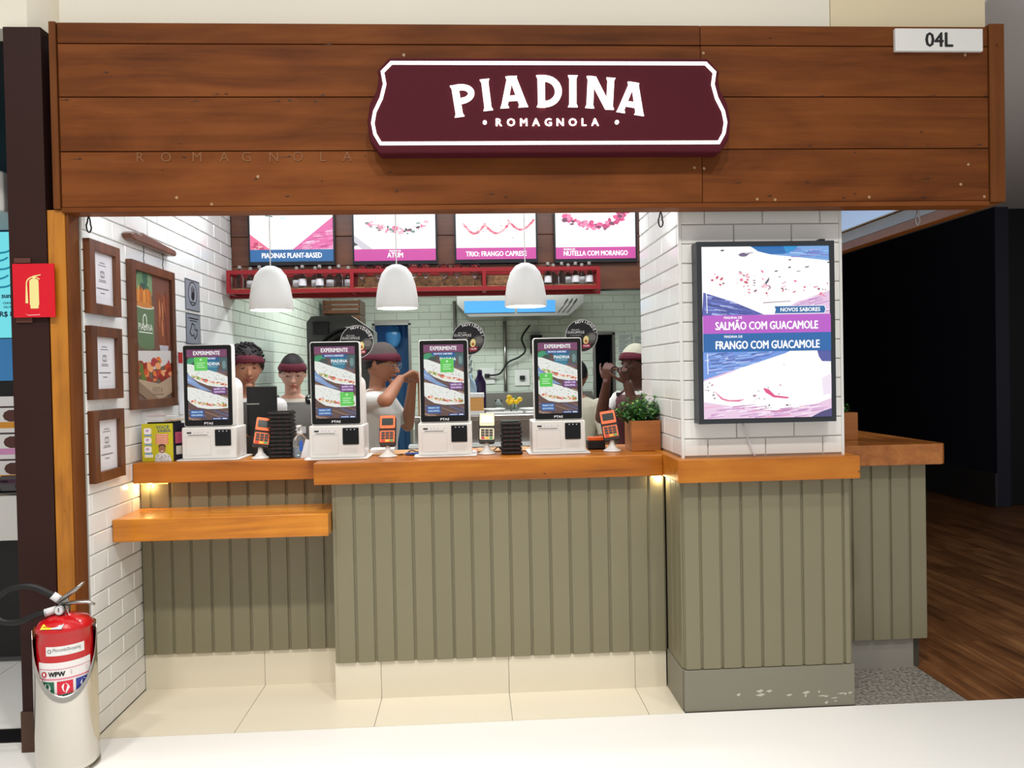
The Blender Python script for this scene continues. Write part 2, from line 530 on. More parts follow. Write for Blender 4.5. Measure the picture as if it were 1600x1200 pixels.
def tile_wall(parent, material, O, u, n, U0, U1, V0, V1, tw=0.26, th=0.0875, g=0.004, shift=0.0, holes=(), d=0.007, joined=None):
    u, n = Vector(u), Vector(n); v = Vector((0, 0, 1)); O = Vector(O)
    r0 = int(math.floor(V0/th)); r1 = int(math.ceil(V1/th))
    cnt = 0
    for r in range(r0, r1):
        a, b = max(V0, r*th)+g/2, min(V1, (r+1)*th)-g/2
        if b-a < 0.012: continue
        off = shift+(r % 2)*tw/2
        c0 = int(math.floor((U0-off)/tw)); c1 = int(math.ceil((U1-off)/tw))
        for c in range(c0, c1):
            p, q = max(U0, off+c*tw)+g/2, min(U1, off+(c+1)*tw)-g/2
            for h in holes:      # cut away door openings
                if b > h[2] and a < h[3]:
                    if p >= h[0] and q <= h[1]: q = p
                    elif p < h[0] < q: q = h[0]
                    elif p < h[1] < q: p = h[1]
            if q-p < 0.012: continue
            M = Matrix(((u.x, v.x, n.x, 0), (u.y, v.y, n.y, 0), (u.z, v.z, n.z, 0), (0, 0, 0, 1)))
            M.translation = O+u*((p+q)/2)+v*((a+b)/2)
            if joined is None:
                o = bpy.data.objects.new('tile', tile_mesh(q-p, b-a, d, material))
                COL.objects.link(o); o.parent = parent; o.matrix_basis = M
            else:
                me = tile_mesh(q-p, b-a, d, material)
                joined.add([M @ w.co for w in me.vertices], [list(w.vertices) for w in me.polygons])
            cnt += 1
    return cnt

# mall floor
fl = structure(MB().box(-7, 7, -5, 3.37, -0.1, 0).build('floor', M_WFLOOR))
# stall floor with its beige tiles in front of the counter
fb = structure(MB().box(-1.66, 2.24, 3.37, 9.4, -0.1, -0.006).build('floor', M_GROUT))
xs = [-1.64, -1.055, -0.452, 0.156, 0.768, 1.372]
for i in range(5):
    MB().box(xs[i]+.0015, min(xs[i+1], 0.93 if i == 4 else 9)-.0015, 3.372, 3.90, -0.012, 0.0).build('floor_tile', M_BEIGE, fb)
for i in range(7):
    for j in range(9):
        MB().box(-1.64+i*.55+.002, -1.64+(i+1)*.55-.002, 3.92+j*.6, 4.516+j*.6, -.012, -.001).build('floor_tile', M_BEIGE, fb)
MB().box(1.716, 2.238, 3.372, 3.80, -0.012, 0.001).build('granite_slab', M_GRANITE, fb)
# wooden floor of the dark room beside the stall
fw = structure(MB().box(2.24, 9, 3.37, 16, -0.1, -0.004).build('floor', M_FLOORWOOD))
rnd = random.Random(3)
for i in range(26):
    x0 = 2.245+i*0.11; y = 3.375-rnd.uniform(0, .3)
    while y < 8.2 and i < 26:
        ln = rnd.uniform(0.7, 1.3)
        if y+ln > 3.5:
            MB().box(x0+.001, x0+.109, max(y, 3.376)+.001, y+ln-.001, -0.015, 0.0).build('floor_plank', M_FLOORWOOD, fw)
        y += ln
# neighbouring shop on the left: threshold and floor
fn = structure(MB().box(-7, -1.90, 3.37, 3.50, -0.1, 0.004).build('floor', M_BLACK))
fn2 = structure(MB().box(-7, -1.66, 3.50, 9, -0.1, 0.002).build('floor', M_GROUT))
for i in range(5):
    for j in range(3):
        MB().box(-1.9-(i+1)*.6+.002, -1.9-i*.6-.002, 3.502+j*.6, 4.098+j*.6, -.01, .006).build('floor_tile', M_WHITEP, fn2)

# left tiled wall
wl = structure(MB().box(-1.66, -1.647, 3.372, 9.4, 0, 2.95).build('wall_left', M_GROUT))
tile_wall(wl, M_TILE, (-1.647, 0, 0), (0, 1, 0), (1, 0, 0), 3.375, 5.44, 0.0, 2.72, shift=3.267-0.26*12)
jb = MB()
tile_wall(None, M_KTILE, (-1.647, 0, 0), (0, 1, 0), (1, 0, 0), 5.44, 9.2, 0.0, 2.45, shift=3.267-0.26*12, joined=jb)
jo = jb.build('tile_field', M_KTILE, wl); jo['kind'] = 'stuff'
# back wall of the kitchen with the doorway and the service hatch cut out
wb = MB()
D1, D2 = (-1.13, -0.715, 0, 2.13), (1.50, 1.73, 0, 1.975)
xsb = [-1.66, D1[0], D1[1], D2[0], D2[1], 2.4]
for i in range(5):
    z0 = D1[3] if i == 1 else D2[3] if i == 3 else 0
    wb.box(xsb[i], xsb[i+1], 9.207, 9.32, z0, 2.95)
wb = structure(wb.build('wall_back', M_GROUT))
tile_wall(wb, M_KTILE, (0, 9.207, 0), (1, 0, 0), (0, -1, 0), -1.64, 2.1, 0.875, 2.54, shift=0.05, holes=(D1, D2))
# room behind the doorway
structure(MB().box(-1.7, 2.4, 11.4, 11.5, 0, 2.6).build('wall_rear', mat('rear_wall_paint', (70, 100, 130), 0.7)))
structure(MB().box(-1.76, -1.66, 9.3, 11.5, 0, 2.6).build('wall_rear_left', M_GREYWALL))
structure(MB().box(2.3, 2.4, 9.3, 11.5, 0, 2.6).build('wall_rear_right', M_GREYWALL))
structure(MB().box(-1.76, 2.4, 9.32, 11.5, 2.5, 2.6).build('ceiling', M_WHITEP))
structure(MB().box(-1.76, 2.4, 9.4, 11.5, -.1, 0).build('floor', M_BEIGE))
structure(MB().box(0.3, 0.38, 9.33, 11.4, 0, 2.5).build('wall_partition', mat('dark_partition', (40, 46, 58), 0.6)))
for i, (dx0, dx1, dz) in enumerate(((D1[0], D1[1], D1[3]), (D2[0], D2[1], D2[3]))):
    t = structure(MB().box(dx0-.02, dx0+.012, 9.19, 9.33, 0, dz+.02).box(dx1-.012, dx1+.02, 9.19, 9.33, 0, dz+.02).box(dx0-.02, dx1+.02, 9.19, 9.33, dz, dz+.03).build('trim_%d' % (i+1), M_STEEL))
# right kitchen wall, ceiling of the stall
structure(MB().box(2.30, 2.40, 5.6, 9.4, 0, 2.95).build('wall_right', M_KTILE))
structure(MB().box(-1.66, 2.30, 3.45, 9.4, 2.95, 3.02).build('ceiling', M_WHITEP))
so = structure(MB().box(1.70, 2.295, 3.45, 5.6, 2.36, 2.40).build('ceiling', M_WHITEP))
MB().box(1.74, 2.25, 3.5, 5.5, 2.352, 2.36).build('glow_panel', mat('pale_blue_glow', (170, 200, 240), 0.2, emit=0.55), so)  # soffit panel given a mild bluish glow of its own to brighten it
structure(MB().box(1.68, 1.70, 3.45, 5.6, 2.36, 2.95).build('wall_soffit', M_WHITEP))
# wood clad bulkhead that carries the menu screens
wm = structure(MB().box(-1.64, 2.30, 5.46, 5.56, 2.12, 2.95).build('wall_bulkhead', M_BLACK))
z = 2.12
for r, h in enumerate((0.19, 0.205, 0.205, 0.23)):
    cut = (-0.15, 0.9, 0.35, -0.6)[r]
    for a, b in ((-1.638, cut), (cut, 2.298)):
        MB().box(a+.001, b-.001, 5.44, 5.462, z+.002, z+h-.002).build('plank', M_MENUWOOD, wm, bevel=.002)
    z += h
# cream bulkhead of the mall above the fascia
ca = structure(MB().box(-1.69, 1.62, 3.34, 3.44, 3.02, 4.6).build('wall_above', M_CREAM))
structure(MB().box(1.622, 2.33, 3.337, 3.44, 3.02, 4.6).build('wall_above', M_CREAM2))
structure(MB().prism([(-7, 3.30), (-1.80, 3.30), (-1.69, 3.42), (-7, 3.42)], 3.0, 4.6, 'Z').build('wall_above', M_CREAM))
structure(MB().box(-7, -1.885, 3.42, 9, 3.0, 3.05).build('ceiling', mat('black_ceiling', (16, 16, 18), 0.7)))
# dark room on the right
structure(MB().box(5.60, 5.75, 7.9, 16, 0, 3.2).build('wall_dark_side', M_DARKROOM))
structure(MB().box(5.58, 5.60, 7.9, 16, 0, 0.36).build('baseboard_dark_side', mat('dark_grey_plinth', (62, 62, 66), 0.5)))
structure(MB().box(5.75, 9.2, 8.0, 8.1, 0, 3.2).build('wall_dark_back', M_DARK2))
structure(MB().box(6.02, 9.0, 7.97, 8.0, 0.85, 2.45).build('trim_3', mat('dim_grey_panel', (70, 72, 74), 0.6)))
structure(MB().box(2.2, 9.2, 16, 16.1, 0, 3.2).build('wall_dark_far', M_DARKROOM))
structure(MB().prism([(2.40, 3.36), (9.2, 3.36), (9.2, 16), (2.40, 16)], 3.2, 3.3, 'Z').build('ceiling', M_GREYCEIL))
structure(MB().box(2.42, 9.2, 3.34, 3.355, 3.2, 4.6).build('wall_above', M_GREYWALL))
structure(MB().box(9.2, 9.3, 3.3, 16, 0, 3.3).build('wall_dark_end', M_DARK2))
structure(MB().box(2.30, 2.38, 5.6, 16, 0, 3.2).build('wall_dark_near', M_DARKROOM))
# tiled column that carries the light box
pc = structure(MB().box(0.952, 1.683, 3.407, 4.20, 1.137, 2.95).build('wall_column', M_GROUT))
tile_wall(pc, M_TILE, (0, 3.407, 0), (1, 0, 0), (0, -1, 0), 0.952, 1.683, 1.145, 2.32, tw=0.265, shift=0.93)
tile_wall(pc, M_TILE, (0.952, 0, 0), (0, -1, 0), (-1, 0, 0), -4.20, -3.407, 1.145, 2.60, tw=0.265, shift=0.0)
MB().box(0.942, 0.954, 3.397, 3.409, 1.14, 2.95).build('corner_strip', M_WHITEP, pc)
MB().box(1.678, 1.690, 3.397, 3.42, 1.14, 2.95).build('corner_strip', M_WHITEP, pc)

# ------------------------------------------------------------------ fascia, posts
fa = thing('storefront_fascia', 'wide fascia of brown varnished wooden planks above the counter', 'fascia', (0, 0, 0))
MB().box(-1.672, 2.30, 3.30, 3.368, 2.256, 3.02).build('backing_board', M_BLACK, fa)
for z0, z1 in ((2.256, 2.487), (2.487, 2.712), (2.712, 2.932), (2.932, 3.02)):
    for a, b in ((-1.672, 1.018), (1.018, 2.302)):
        MB().box(a+.001, b-.001, 3.28, 3.302, z0+.0018, z1-.0018).build('plank', M_FASCIA, fa, bevel=.0025)
MB().box(-1.702, -1.674, 3.272, 3.368, 2.25, 3.02).build('end_board', M_FASCIA_Z, fa, bevel=.003)
MB().box(2.304, 2.372, 3.272, 3.32, 2.25, 3.03).build('end_board', M_FASCIA_Z, fa, bevel=.003)
MB().box(-1.672, 2.30, 3.276, 3.37, 2.236, 2.256).build('soffit_board', M_FASCIA, fa, bevel=.002)
sf = thing('side_fascia', 'wooden side fascia running back above the right side counter', 'fascia', (0, 0, 0))
MB().box(2.31, 2.372, 3.322, 5.595, 2.25, 2.94).build('side_board', M_SLAB_Y, sf)
MB().box(2.296, 2.312, 3.42, 5.60, 2.245, 2.29).build('side_lip', M_SLAB_Y, sf)
MB().box(2.294, 2.312, 3.42, 5.60, 2.292, 2.352).build('side_liner', mat('grey_liner', (190, 188, 182), 0.6), sf)

# worn marks on the planks: filled nail holes, dark knots and the trace of older lettering
NAILS = [(0.984, 2.408), (1.026, 2.405), (2.207, 2.416), (1.258, 2.271), (1.337, 2.268), (1.757, 2.276), (2.279, 2.275), (2.172, 2.329), (-1.206, 2.295), (-1.063, 2.267), (-0.253, 2.888), (1.031, 2.9), (2.198, 2.895), (-0.871, 2.38)]
KNOTS = [(1.924, 2.501), (2.025, 2.501), (2.261, 2.503), (1.497, 2.5), (1.696, 2.472), (2.024, 2.356), (1.483, 2.342), (1.18, 2.341), (1.315, 2.285), (1.642, 2.274), (1.694, 2.291), (2.005, 2.274), (-0.751, 2.297), (-0.879, 2.37), (-0.606, 2.36), (-0.739, 2.463), (-0.423, 2.464), (-1.17, 2.462), (-1.593, 2.458), (-1.638, 2.7), (-1.112, 2.695), (-0.779, 2.695), (-0.731, 2.698), (-0.625, 2.692), (-1.475, 2.814), (-1.028, 2.724), (-0.593, 2.719), (-0.562, 2.93), (-1.19, 2.52), (-0.32, 2.396), (-0.295, 2.315), (0.111, 2.301), (0.166, 2.288), (1.087, 2.722), (1.554, 2.716), (2.057, 2.719), (2.29, 2.716)]
rk_ = random.Random(17)
q = Print(4.0, 0.8)
for x, z in NAILS: q.ell(x+1.68, z-2.24, .0065, .0065, (168, 134, 96), n=9, jit=.15)
for x, z in KNOTS:
    q.ell(x+1.68, z-2.24, rk_.uniform(.003, .009), .0028, (36, 20, 12), rot=rk_.uniform(-.3, .3), n=7, jit=.3)
    if rk_.random() < .4: q.poly([(x+1.68, z-2.241), (x+1.68-rk_.uniform(.02, .06), z-2.240-.004), (x+1.68, z-2.239)], (52, 28, 16))
for ch, x in zip('ROMAGNOLA', [-1.348, -1.244, -1.118, -1.006, -0.916, -0.803, -0.703, -0.599, -0.498]):
    q.text(ch, x+1.68, .203, .040, (127, 77, 37), bold=0, width=None)
o = q.build('worn_mark_print', M_INKPRINT, fa, (-1.68, 3.2795, 2.24)); o['kind'] = 'stuff'

pd = structure(MB().box(-1.888, -1.737, 3.28, 3.46, 0.0, 3.0).build('pillar', M_DKBROWN, bevel=.003))
tag(pd, 'dark brown painted pillar at the left edge of the stall', 'pillar')
MB().box(-1.892, -1.81, 3.274, 3.30, 0.0, 0.17).build('rusted_foot', mat('rusty_metal', (84, 58, 44), 0.7, vary=.3, bump=.4), pd)
for z in (2.03, 1.785):
    MB().box(-1.865, -1.80, 3.274, 3.281, z, z+.02).build('sign_bracket', mat('brown_bracket', (94, 52, 42), 0.6), pd)
po = MB().box(-1.735, -1.664, 3.285, 3.37, 0, 2.249).build('wooden_post', M_POST, bevel=.003)
MB().box(-1.6635, -1.650, 3.288, 3.371, 0, 2.249).build('side_board', M_FASCIA_Z, po, bevel=.002)  # thin piece in darker wood over the post's right face
tag(po, 'orange varnished square wooden post between the dark pillar and the tiled wall', 'post')

# illuminated name sign
def sym(pts, cx):
    return pts+[(2*cx-x, z) for x, z in reversed(pts)]
SCX = 0.358
outer = [(-0.270, 2.448), (-0.356, 2.452), (-0.393, 2.505), (-0.402, 2.585), (-0.388, 2.660), (-0.358, 2.715), (-0.352, 2.765), (-0.358, 2.790), (-0.307, 2.845)]
inner = [(-0.349, 2.492), (-0.371, 2.530), (-0.379, 2.575), (-0.370, 2.622), (-0.342, 2.678), (-0.327, 2.735), (-0.335, 2.785), (-0.298, 2.822)]
def smooth_poly(p, n=3):
    return p
sg = thing('brand_sign', 'burgundy shop sign with glowing white outline and lettering on the wooden fascia', 'sign', (0, 0, 0))
MB().prism(sym(outer[1:], SCX), 3.20, 3.279, 'Y').build('plate', M_BURG, sg, bevel=.006)
ring = sym(inner, SCX)
nb = MB(); n = len(ring)
cxs = sum(p[0] for p in ring)/n; czs = sum(p[1] for p in ring)/n
def offs(ring, d):
    out = []
    n = len(ring)
    for i in range(n):
        a, b, c = Vector(ring[i-1]), Vector(ring[i]), Vector(ring[(i+1) % n])
        t1, t2 = (b-a).normalized(), (c-b).normalized()
        n1, n2 = Vector((-t1.y, t1.x)), Vector((-t2.y, t2.x))
        m = (n1+n2).normalized(); k = d/max(.4, m.dot(n1))
        out.append((b.x+m.x*k, b.y+m.y*k))
    return out
ra, rb = offs(ring, 0.0065), offs(ring, -0.0065)
for i in range(n):
    j = (i+1) % n
    v = [(ra[i][0], 3.194, ra[i][1]), (ra[j][0], 3.194, ra[j][1]), (rb[j][0], 3.194, rb[j][1]), (rb[i][0], 3.194, rb[i][1])]
    v += [(p[0], 3.202, p[2]) for p in v]
    nb.add(v, [(0, 1, 2, 3), (0, 1, 5, 4), (2, 3, 7, 6), (4, 5, 6, 7)])
nb.build('neon_outline', M_GLOW, sg)
def stem(x, w=.12, y0=0, y1=1, fl=.045):
    return [(x-w-fl, y0), (x+w+fl, y0), (x+w, y0+.09), (x+w, y1-.09), (x+w+fl, y1), (x-w-fl, y1), (x-w, y1-.09), (x-w, y0+.09)]
def arc_band(cx, cy, rx, ry, t, a0=-90, a1=90, n=12):
    o = [(cx+rx*math.cos(math.radians(a0+(a1-a0)*k/n)), cy+ry*math.sin(math.radians(a0+(a1-a0)*k/n))) for k in range(n+1)]
    i = [(cx+(rx-t)*math.cos(math.radians(a0+(a1-a0)*k/n)), cy+(ry-t*.8)*math.sin(math.radians(a0+(a1-a0)*k/n))) for k in range(n+1)]
    return [[o[k], o[k+1], i[k+1], i[k]] for k in range(n)]
def leg(xa, ya, xb, yb, w, fl=.05):
    return [(xa-w, ya), (xa+w, ya), (xb+w+.01, yb+.08), (xb+w+fl, yb), (xb-w-fl, yb), (xb-w-.01, yb+.08)]
GL = {
    'P': ([stem(.2)] + arc_band(.36, .70, .46, .30, .21) + [[(.2, .80), (.40, .84), (.40, 1.0), (.2, 1.0)], [(.3, .40), (.40, .40), (.40, .58), (.3, .55)]], .80),
    'I': ([stem(.18)], .36),
    'A': ([leg(.42, 1, .16, 0, .10), leg(.50, 1, .80, 0, .12), [(.24, .22), (.72, .22), (.70, .38), (.28, .38)], [(.30, .9), (.62, .9), (.66, 1), (.26, 1)]], .96),
    'D': ([stem(.2)] + arc_band(.32, .5, .58, .5, .23) + [[(.2, .82), (.34, .82), (.34, 1), (.1, 1)], [(.1, 0), (.34, 0), (.34, .18), (.2, .18)]], .92),
    'N': ([stem(.18, .11), stem(.86, .11), [(.08, 1), (.34, 1), (.96, 0), (.72, 0)]], 1.04),
}
for ch, px, pz, s, rot in (('P', -0.007, 2.668, .130, 8), ('I', 0.090, 2.690, .128, 6), ('A', 0.200, 2.702, .128, 3), ('D', 0.350, 2.705, .130, 0), ('I', 0.450, 2.705, .130, -1), ('N', 0.565, 2.698, .130, -4), ('A', 0.698, 2.676, .130, -9)):
    polys, w = GL[ch]
    b = MB()
    for p in polys:
        q = []
        for x, y in p:
            lx, ly = (x-w/2)*s*0.94, (y-.5)*s
            a = math.radians(rot)
            q.append((px+lx*math.cos(a)-ly*math.sin(a), pz+lx*math.sin(a)+ly*math.cos(a)))
        b.prism(q, 3.190, 3.202, 'Y')
    b.build('letter', M_GLOW, sg)
x = 0.128
for ch in 'ROMAGNOLA':
    v, f, x0, x1 = text_geo(ch, 0.0)
    k = 0.030/CAP
    q = MB()
    for ox, oy in ((-.0014, 0), (.0014, 0), (0, .0011), (0, -.0011)):
        q.add([((p[0]-x0)*k+x+ox, 3.194, 2.562+p[1]*k+oy) for p in v], f)
    q.build('letter', M_GLOW, sg)
    x += (x1-x0)*k+0.0225
for dx in (0.081, 0.633):
    MB().prism([(dx+.0085*math.cos(a), 2.577+.0085*math.sin(a)) for a in [2*PI*k/14 for k in range(14)]], 3.193, 3.202, 'Y').build('dot', M_GLOW, sg)

un = thing('unit_number_sign', 'white unit sign reading 04L at the fascia corner', 'sign', (1.873, 3.262, 2.905))
MB().box(0, .394, 0, .0165, 0, .097).build('plate', M_WHITEP, un, bevel=.001)
Print(.394, .097).text('04L', .197, .019, .060, (18, 18, 18), width=.122, bold=.012).build('number_print', M_INKPRINT, un, (0, -.0005, 0))

es = thing('extinguisher_sign', 'red square sign with pale fire extinguisher symbol on the dark pillar', 'sign', (-1.866, 3.262, 1.805))
MB().box(0, .165, 0, .006, 0, .22).build('plate', mat('sign_red', (214, 8, 36), 0.4), es)
p = Print(.165, .22)
YEL = (238, 226, 150)
p.rr(.066, .042, .103, .158, .012, YEL).poly(rrect(.068, .101, .036, .046, .004), YEL)
p.ell(.0845, .164, .007, .007, YEL)
for k in range(7):
    a0, a1 = math.radians(90+k*13), math.radians(90+(k+1)*13)
    p.poly([(.084+.032*math.cos(a0), .138+.030*math.sin(a0)), (.084+.032*math.cos(a1), .138+.030*math.sin(a1)), (.084+.027*math.cos(a1), .138+.025*math.sin(a1)), (.084+.027*math.cos(a0), .138+.025*math.sin(a0))], YEL)
p.poly([(.052, .138), (.057, .138), (.060, .058), (.049, .058)], YEL)
p.poly([(.086, .166), (.112, .172), (.112, .176), (.086, .171)], YEL).poly([(.088, .165), (.106, .154), (.108, .158), (.09, .168)], YEL)
p.poly([(.045, .016), (.06, .010), (.105, .012), (.105, .009), (.06, .007)], (250, 180, 180))
p.build('symbol_print', M_INKPRINT, es, (0, -.0006, 0))

# carabiners left hanging under the fascia
for i, (x, lab) in enumerate(((-1.60, 'black carabiner hook hanging under the fascia by the left tiled wall'), (0.852, 'black carabiner hook hanging under the fascia beside the tiled column'), (2.02, 'steel carabiner hook hanging under the fascia right of the column'))):
    o = MB()
    pts = [(x+.011*math.sin(2*PI*k/16)*(1.0 if math.cos(2*PI*k/16) < 0 else .6), 3.355, 2.200+.032*math.cos(2*PI*k/16)) for k in range(17)]
    o.tube(pts, .0032, 6, caps=False)
    o.tube([(x, 3.355, 2.236), (x, 3.355, 2.228)], .004, 6)
    tag(o.build('carabiner_hook', M_STEEL if i == 2 else M_BLACK), lab, 'hook')

# ------------------------------------------------------------------ counter
def boards(parent, x0, joints, x1, yf, z0, z1, th=.018, c=.0035, m=None):
    e = [x0]+list(joints)+[x1]
    for a, b in zip(e[:-1], e[1:]):
        MB().prism([(a+.0003, yf+th), (a+.0003, yf+.009), (a+.0055, yf+.009), (a+.0055, yf+c), (a+.0085, yf), (b-.0085, yf), (b-.0055, yf+c), (b-.0055, yf+.009), (b-.0003, yf+.009), (b-.0003, yf+th)], z0, z1, 'Z').build('board', m or M_GREY, parent)
def side_boards(parent, y0, joints, y1, xf, z0, z1, sgn, th=.018, c=.0035):
    e = [y0]+list(joints)+[y1]
    for a, b in zip(e[:-1], e[1:]):
        MB().prism([(xf-sgn*th, a+.0008), (xf-sgn*c, a+.0008), (xf, a+c+.0008), (xf, b-c-.0008), (xf-sgn*c, b-.0008), (xf-sgn*th, b-.0008)], z0, z1, 'Z').build('board', M_GREY, parent)

c1 = thing('counter_base', 'recessed left counter front of dark olive grey boards behind the low shelf', 'counter', (0, 0, 0))
MB().box(-1.638, -0.671, 3.893, 4.09, 0.0, 1.03).build('carcass', M_GREYD, c1)
boards(c1, -1.638, (-1.583, -1.49, -1.397, -1.301, -1.207, -1.113, -1.019, -0.925, -0.831, -0.742), -0.671, 3.868, 0.178, 1.034)
for a, b in ((-1.638, -1.055), (-1.055, -0.670)):
    MB().box(a+.001, b-.001, 3.882, 3.892, 0.0, 0.178).build('skirting_tile', M_BEIGE, c1)
c2 = thing('counter_base', 'main counter front of olive grey vertical boards on beige skirting tiles', 'counter', (0, 0, 0))
MB().box(-0.645, 0.924, 3.676, 4.12, 0.0, 1.03).build('carcass', M_GREYD, c2)
boards(c2, -0.655, (-0.562, -0.472, -0.379, -0.286, -0.192, -0.101, -0.007, 0.085, 0.176, 0.271, 0.367, 0.462, 0.558, 0.651, 0.75, 0.844), 0.925, 3.652, 0.180, 1.033)
MB().box(-0.663, -0.645, 3.655, 3.86, 0.18, 1.033).build('board', M_GREY, c2)
MB().box(-0.668, -0.645, 3.668, 3.88, 0.0, 0.18).build('skirting_tile', M_BEIGE, c2)
for a, b in ((-0.668, -0.452), (-0.452, 0.156), (0.156, 0.768), (0.768, 0.922)):
    MB().box(a+.001, b-.001, 3.664, 3.674, 0.0, 0.180).build('skirting_tile', M_BEIGE, c2)
c3 = thing('counter_base', 'olive grey boarded plinth under the tiled column with a scuffed kick board', 'counter', (0, 0, 0))
MB().box(0.945, 1.70, 3.40, 4.20, 0.0, 1.036).build('carcass', M_GREYD, c3)
boards(c3, 0.937, (1.015, 1.108, 1.202, 1.293, 1.387, 1.482, 1.577, 1.672), 1.708, 3.382, 0.19, 1.036)
side_boards(c3, 3.40, (3.47, 3.56), 3.655, 0.930, 0.19, 1.036, -1)
side_boards(c3, 3.40, (3.50, 3.60, 3.70, 3.80), 3.90, 1.712, 0.19, 1.036, 1)
M_SCUFF = mat('scuffed_grey_paint', (130, 126, 112), 0.45, vary=.06)
MB().box(0.932, 1.714, 3.378, 3.40, 0.0, 0.186).build('kick_board', M_SCUFF, c3, bevel=.002)
MB().box(0.926, 0.946, 3.40, 3.662, 0.0, 0.186).build('kick_board', M_SCUFF, c3, bevel=.002)
MB().box(1.698, 1.714, 3.40, 3.78, 0.0, 0.186).build('kick_board', M_SCUFF, c3, bevel=.002)
b = MB()
rs = random.Random(5)
for k in range(16):
    x = rs.uniform(1.17, 1.68); z = .075+rs.uniform(-.012, .012)-(x-1.2)*.05
    if k > 9: x, z = rs.uniform(1.58, 1.70), rs.uniform(.015, .06)
    w, h = rs.uniform(.006, .024), rs.uniform(.003, .008)
    b.add([(x-w, 3.3775, z), (x, 3.3775, z-h), (x+w, 3.3775, z+h*.3), (x+.3*w, 3.3775, z+h)], [(0, 1, 2, 3)])
o = b.build('paint_chip_scuff', mat('chipped_paint', (196, 192, 180), 0.7), c3); o['kind'] = 'stuff'
c4 = thing('counter_base', 'darker grey boarded side counter right of the column', 'counter', (0, 0, 0))
MB().box(1.73, 2.262, 3.79, 5.59, 0.0, 1.04).build('carcass', M_GREYD, c4)
boards(c4, 1.73, (1.80, 1.90, 2.0, 2.099, 2.199), 2.29, 3.752, 0.155, 1.04)
side_boards(c4, 3.77, [3.77+.1*k for k in range(1, 18)], 5.6, 2.284, .155, 1.04, 1)
for a, b in ((1.73, 2.225),):
    MB().box(a, b, 3.777, 3.792, 0, .152).build('skirting_tile', mat('worn_grey_tile', (150, 146, 138), 0.5, vary=.12), c4)

s1 = MB().box(-1.638, -0.737, 3.80, 4.11, 1.037, 1.137).build('wooden_countertop', M_SLAB, bevel=.004)
tag(s1, 'thick orange wooden countertop of the recessed left counter', 'countertop')
s2 = MB().prism([(-0.735, 3.598), (0.905, 3.598), (0.905, 4.15), (-0.735, 4.15)], 1.035, 1.1365, 'Z').build('wooden_countertop', M_SLAB, bevel=.004)
tag(s2, 'long thick orange wooden countertop carrying three kiosks', 'countertop')
s3 = MB().box(0.905, 1.727, 3.328, 3.90, 1.037, 1.140).build('wooden_countertop', M_SLAB, bevel=.004)
tag(s3, 'thick wooden ledge wrapped around the foot of the tiled column', 'countertop')
s4 = MB().prism([(1.73, 3.69), (2.335, 3.69), (2.36, 3.715), (2.36, 5.59), (1.73, 5.59)], 1.042, 1.145, 'Z').build('wooden_countertop', M_SLAB_Y, bevel=.006)
tag(s4, 'brown wooden side countertop right of the tiled column', 'countertop')
s5 = MB().box(-1.638, -0.668, 3.572, 3.868, 0.802, 0.906).build('wooden_shelf', M_SHELF, bevel=.005)
tag(s5, 'low glossy orange wooden shelf below the left countertop', 'shelf')
l1 = MB().box(-1.63, -1.50, 3.868, 3.88, 1.024, 1.034).build('led_strip', M_WARMLED, c1)
l2 = MB().box(0.86, 0.90, 3.635, 3.651, 1.024, 1.033).build('led_strip', M_WARMLED, c2)
light('under_counter_led', 'POINT', (-1.585, 3.845, 1.015), 0.5, (1, .78, .35), .01)
light('under_counter_led', 'POINT', (0.895, 3.635, 1.015), 0.4, (1, .84, .5), .01)
# ------------------------------------------------------------------ light box on the column
CREAM, FILLS = (250, 240, 226), [(214, 60, 60), (230, 120, 130), (120, 170, 70), (250, 230, 200), (190, 70, 90), (90, 60, 50)]
lb = thing('light_box', 'large portrait light box advertising SALMAO and FRANGO COM GUACAMOLE on the tiled column', 'light box', (1.0, 3.33, 1.296))
W, H = .618, .80
MB().prism(rrect(0, W, 0, H, .004), 0, .068, 'Y').build('housing', mat('charcoal_frame', (44, 48, 54), 0.4), lb)
for q in ((0, .022, 0, H), (W-.022, W, 0, H), (.022, W-.022, 0, .022), (.022, W-.022, H-.022, H)):
    MB().box(q[0], q[1], -.008, .002, q[2], q[3]).build('frame', mat('charcoal_frame', (44, 48, 54), 0.4), lb)
w, h = W-.044, H-.044
p = Print(w, h)
random.seed(11)
def Q(pts): return [((x-40)/812*w, (1-(y-42)/1108)*h) for x, y in pts]
def streaks(box, n, cols, slope, ln):
    for k in range(n):
        x, y = random.uniform(box[0], box[2]), random.uniform(box[1], box[3]); l = random.uniform(.4, 1)*ln
        p.poly(Q([(x, y), (x+l, y+l*slope), (x+l, y+l*slope+4), (x, y+7)]), random.choice(cols))
p.rect(0, 0, w, h, (255, 254, 252))
BL = [(70, 80, 160), (110, 130, 205), (150, 165, 225), (60, 66, 130), (190, 200, 240)]
p.poly(Q([(350, 42), (852, 42), (852, 138), (640, 112), (480, 95)]), (120, 165, 222)); streaks((560, 46, 800, 110), 26, [(90, 140, 210), (160, 200, 240), (190, 170, 225), (120, 110, 190)], .08, 130)
p.poly(Q([(355, 42), (655, 42), (625, 74), (560, 92), (470, 92), (400, 74)]), (14, 104, 176)).poly(Q([(560, 42), (655, 42), (625, 74), (580, 86)]), (30, 140, 205))
p.poly(Q([(50, 335), (240, 395), (440, 482), (40, 490)]), (84, 94, 172)); streaks((44, 350, 330, 478), 60, BL, .16, 90)
p.poly(Q([(40, 300), (240, 380), (455, 470), (440, 486), (240, 398), (40, 332)]), (255, 254, 252))
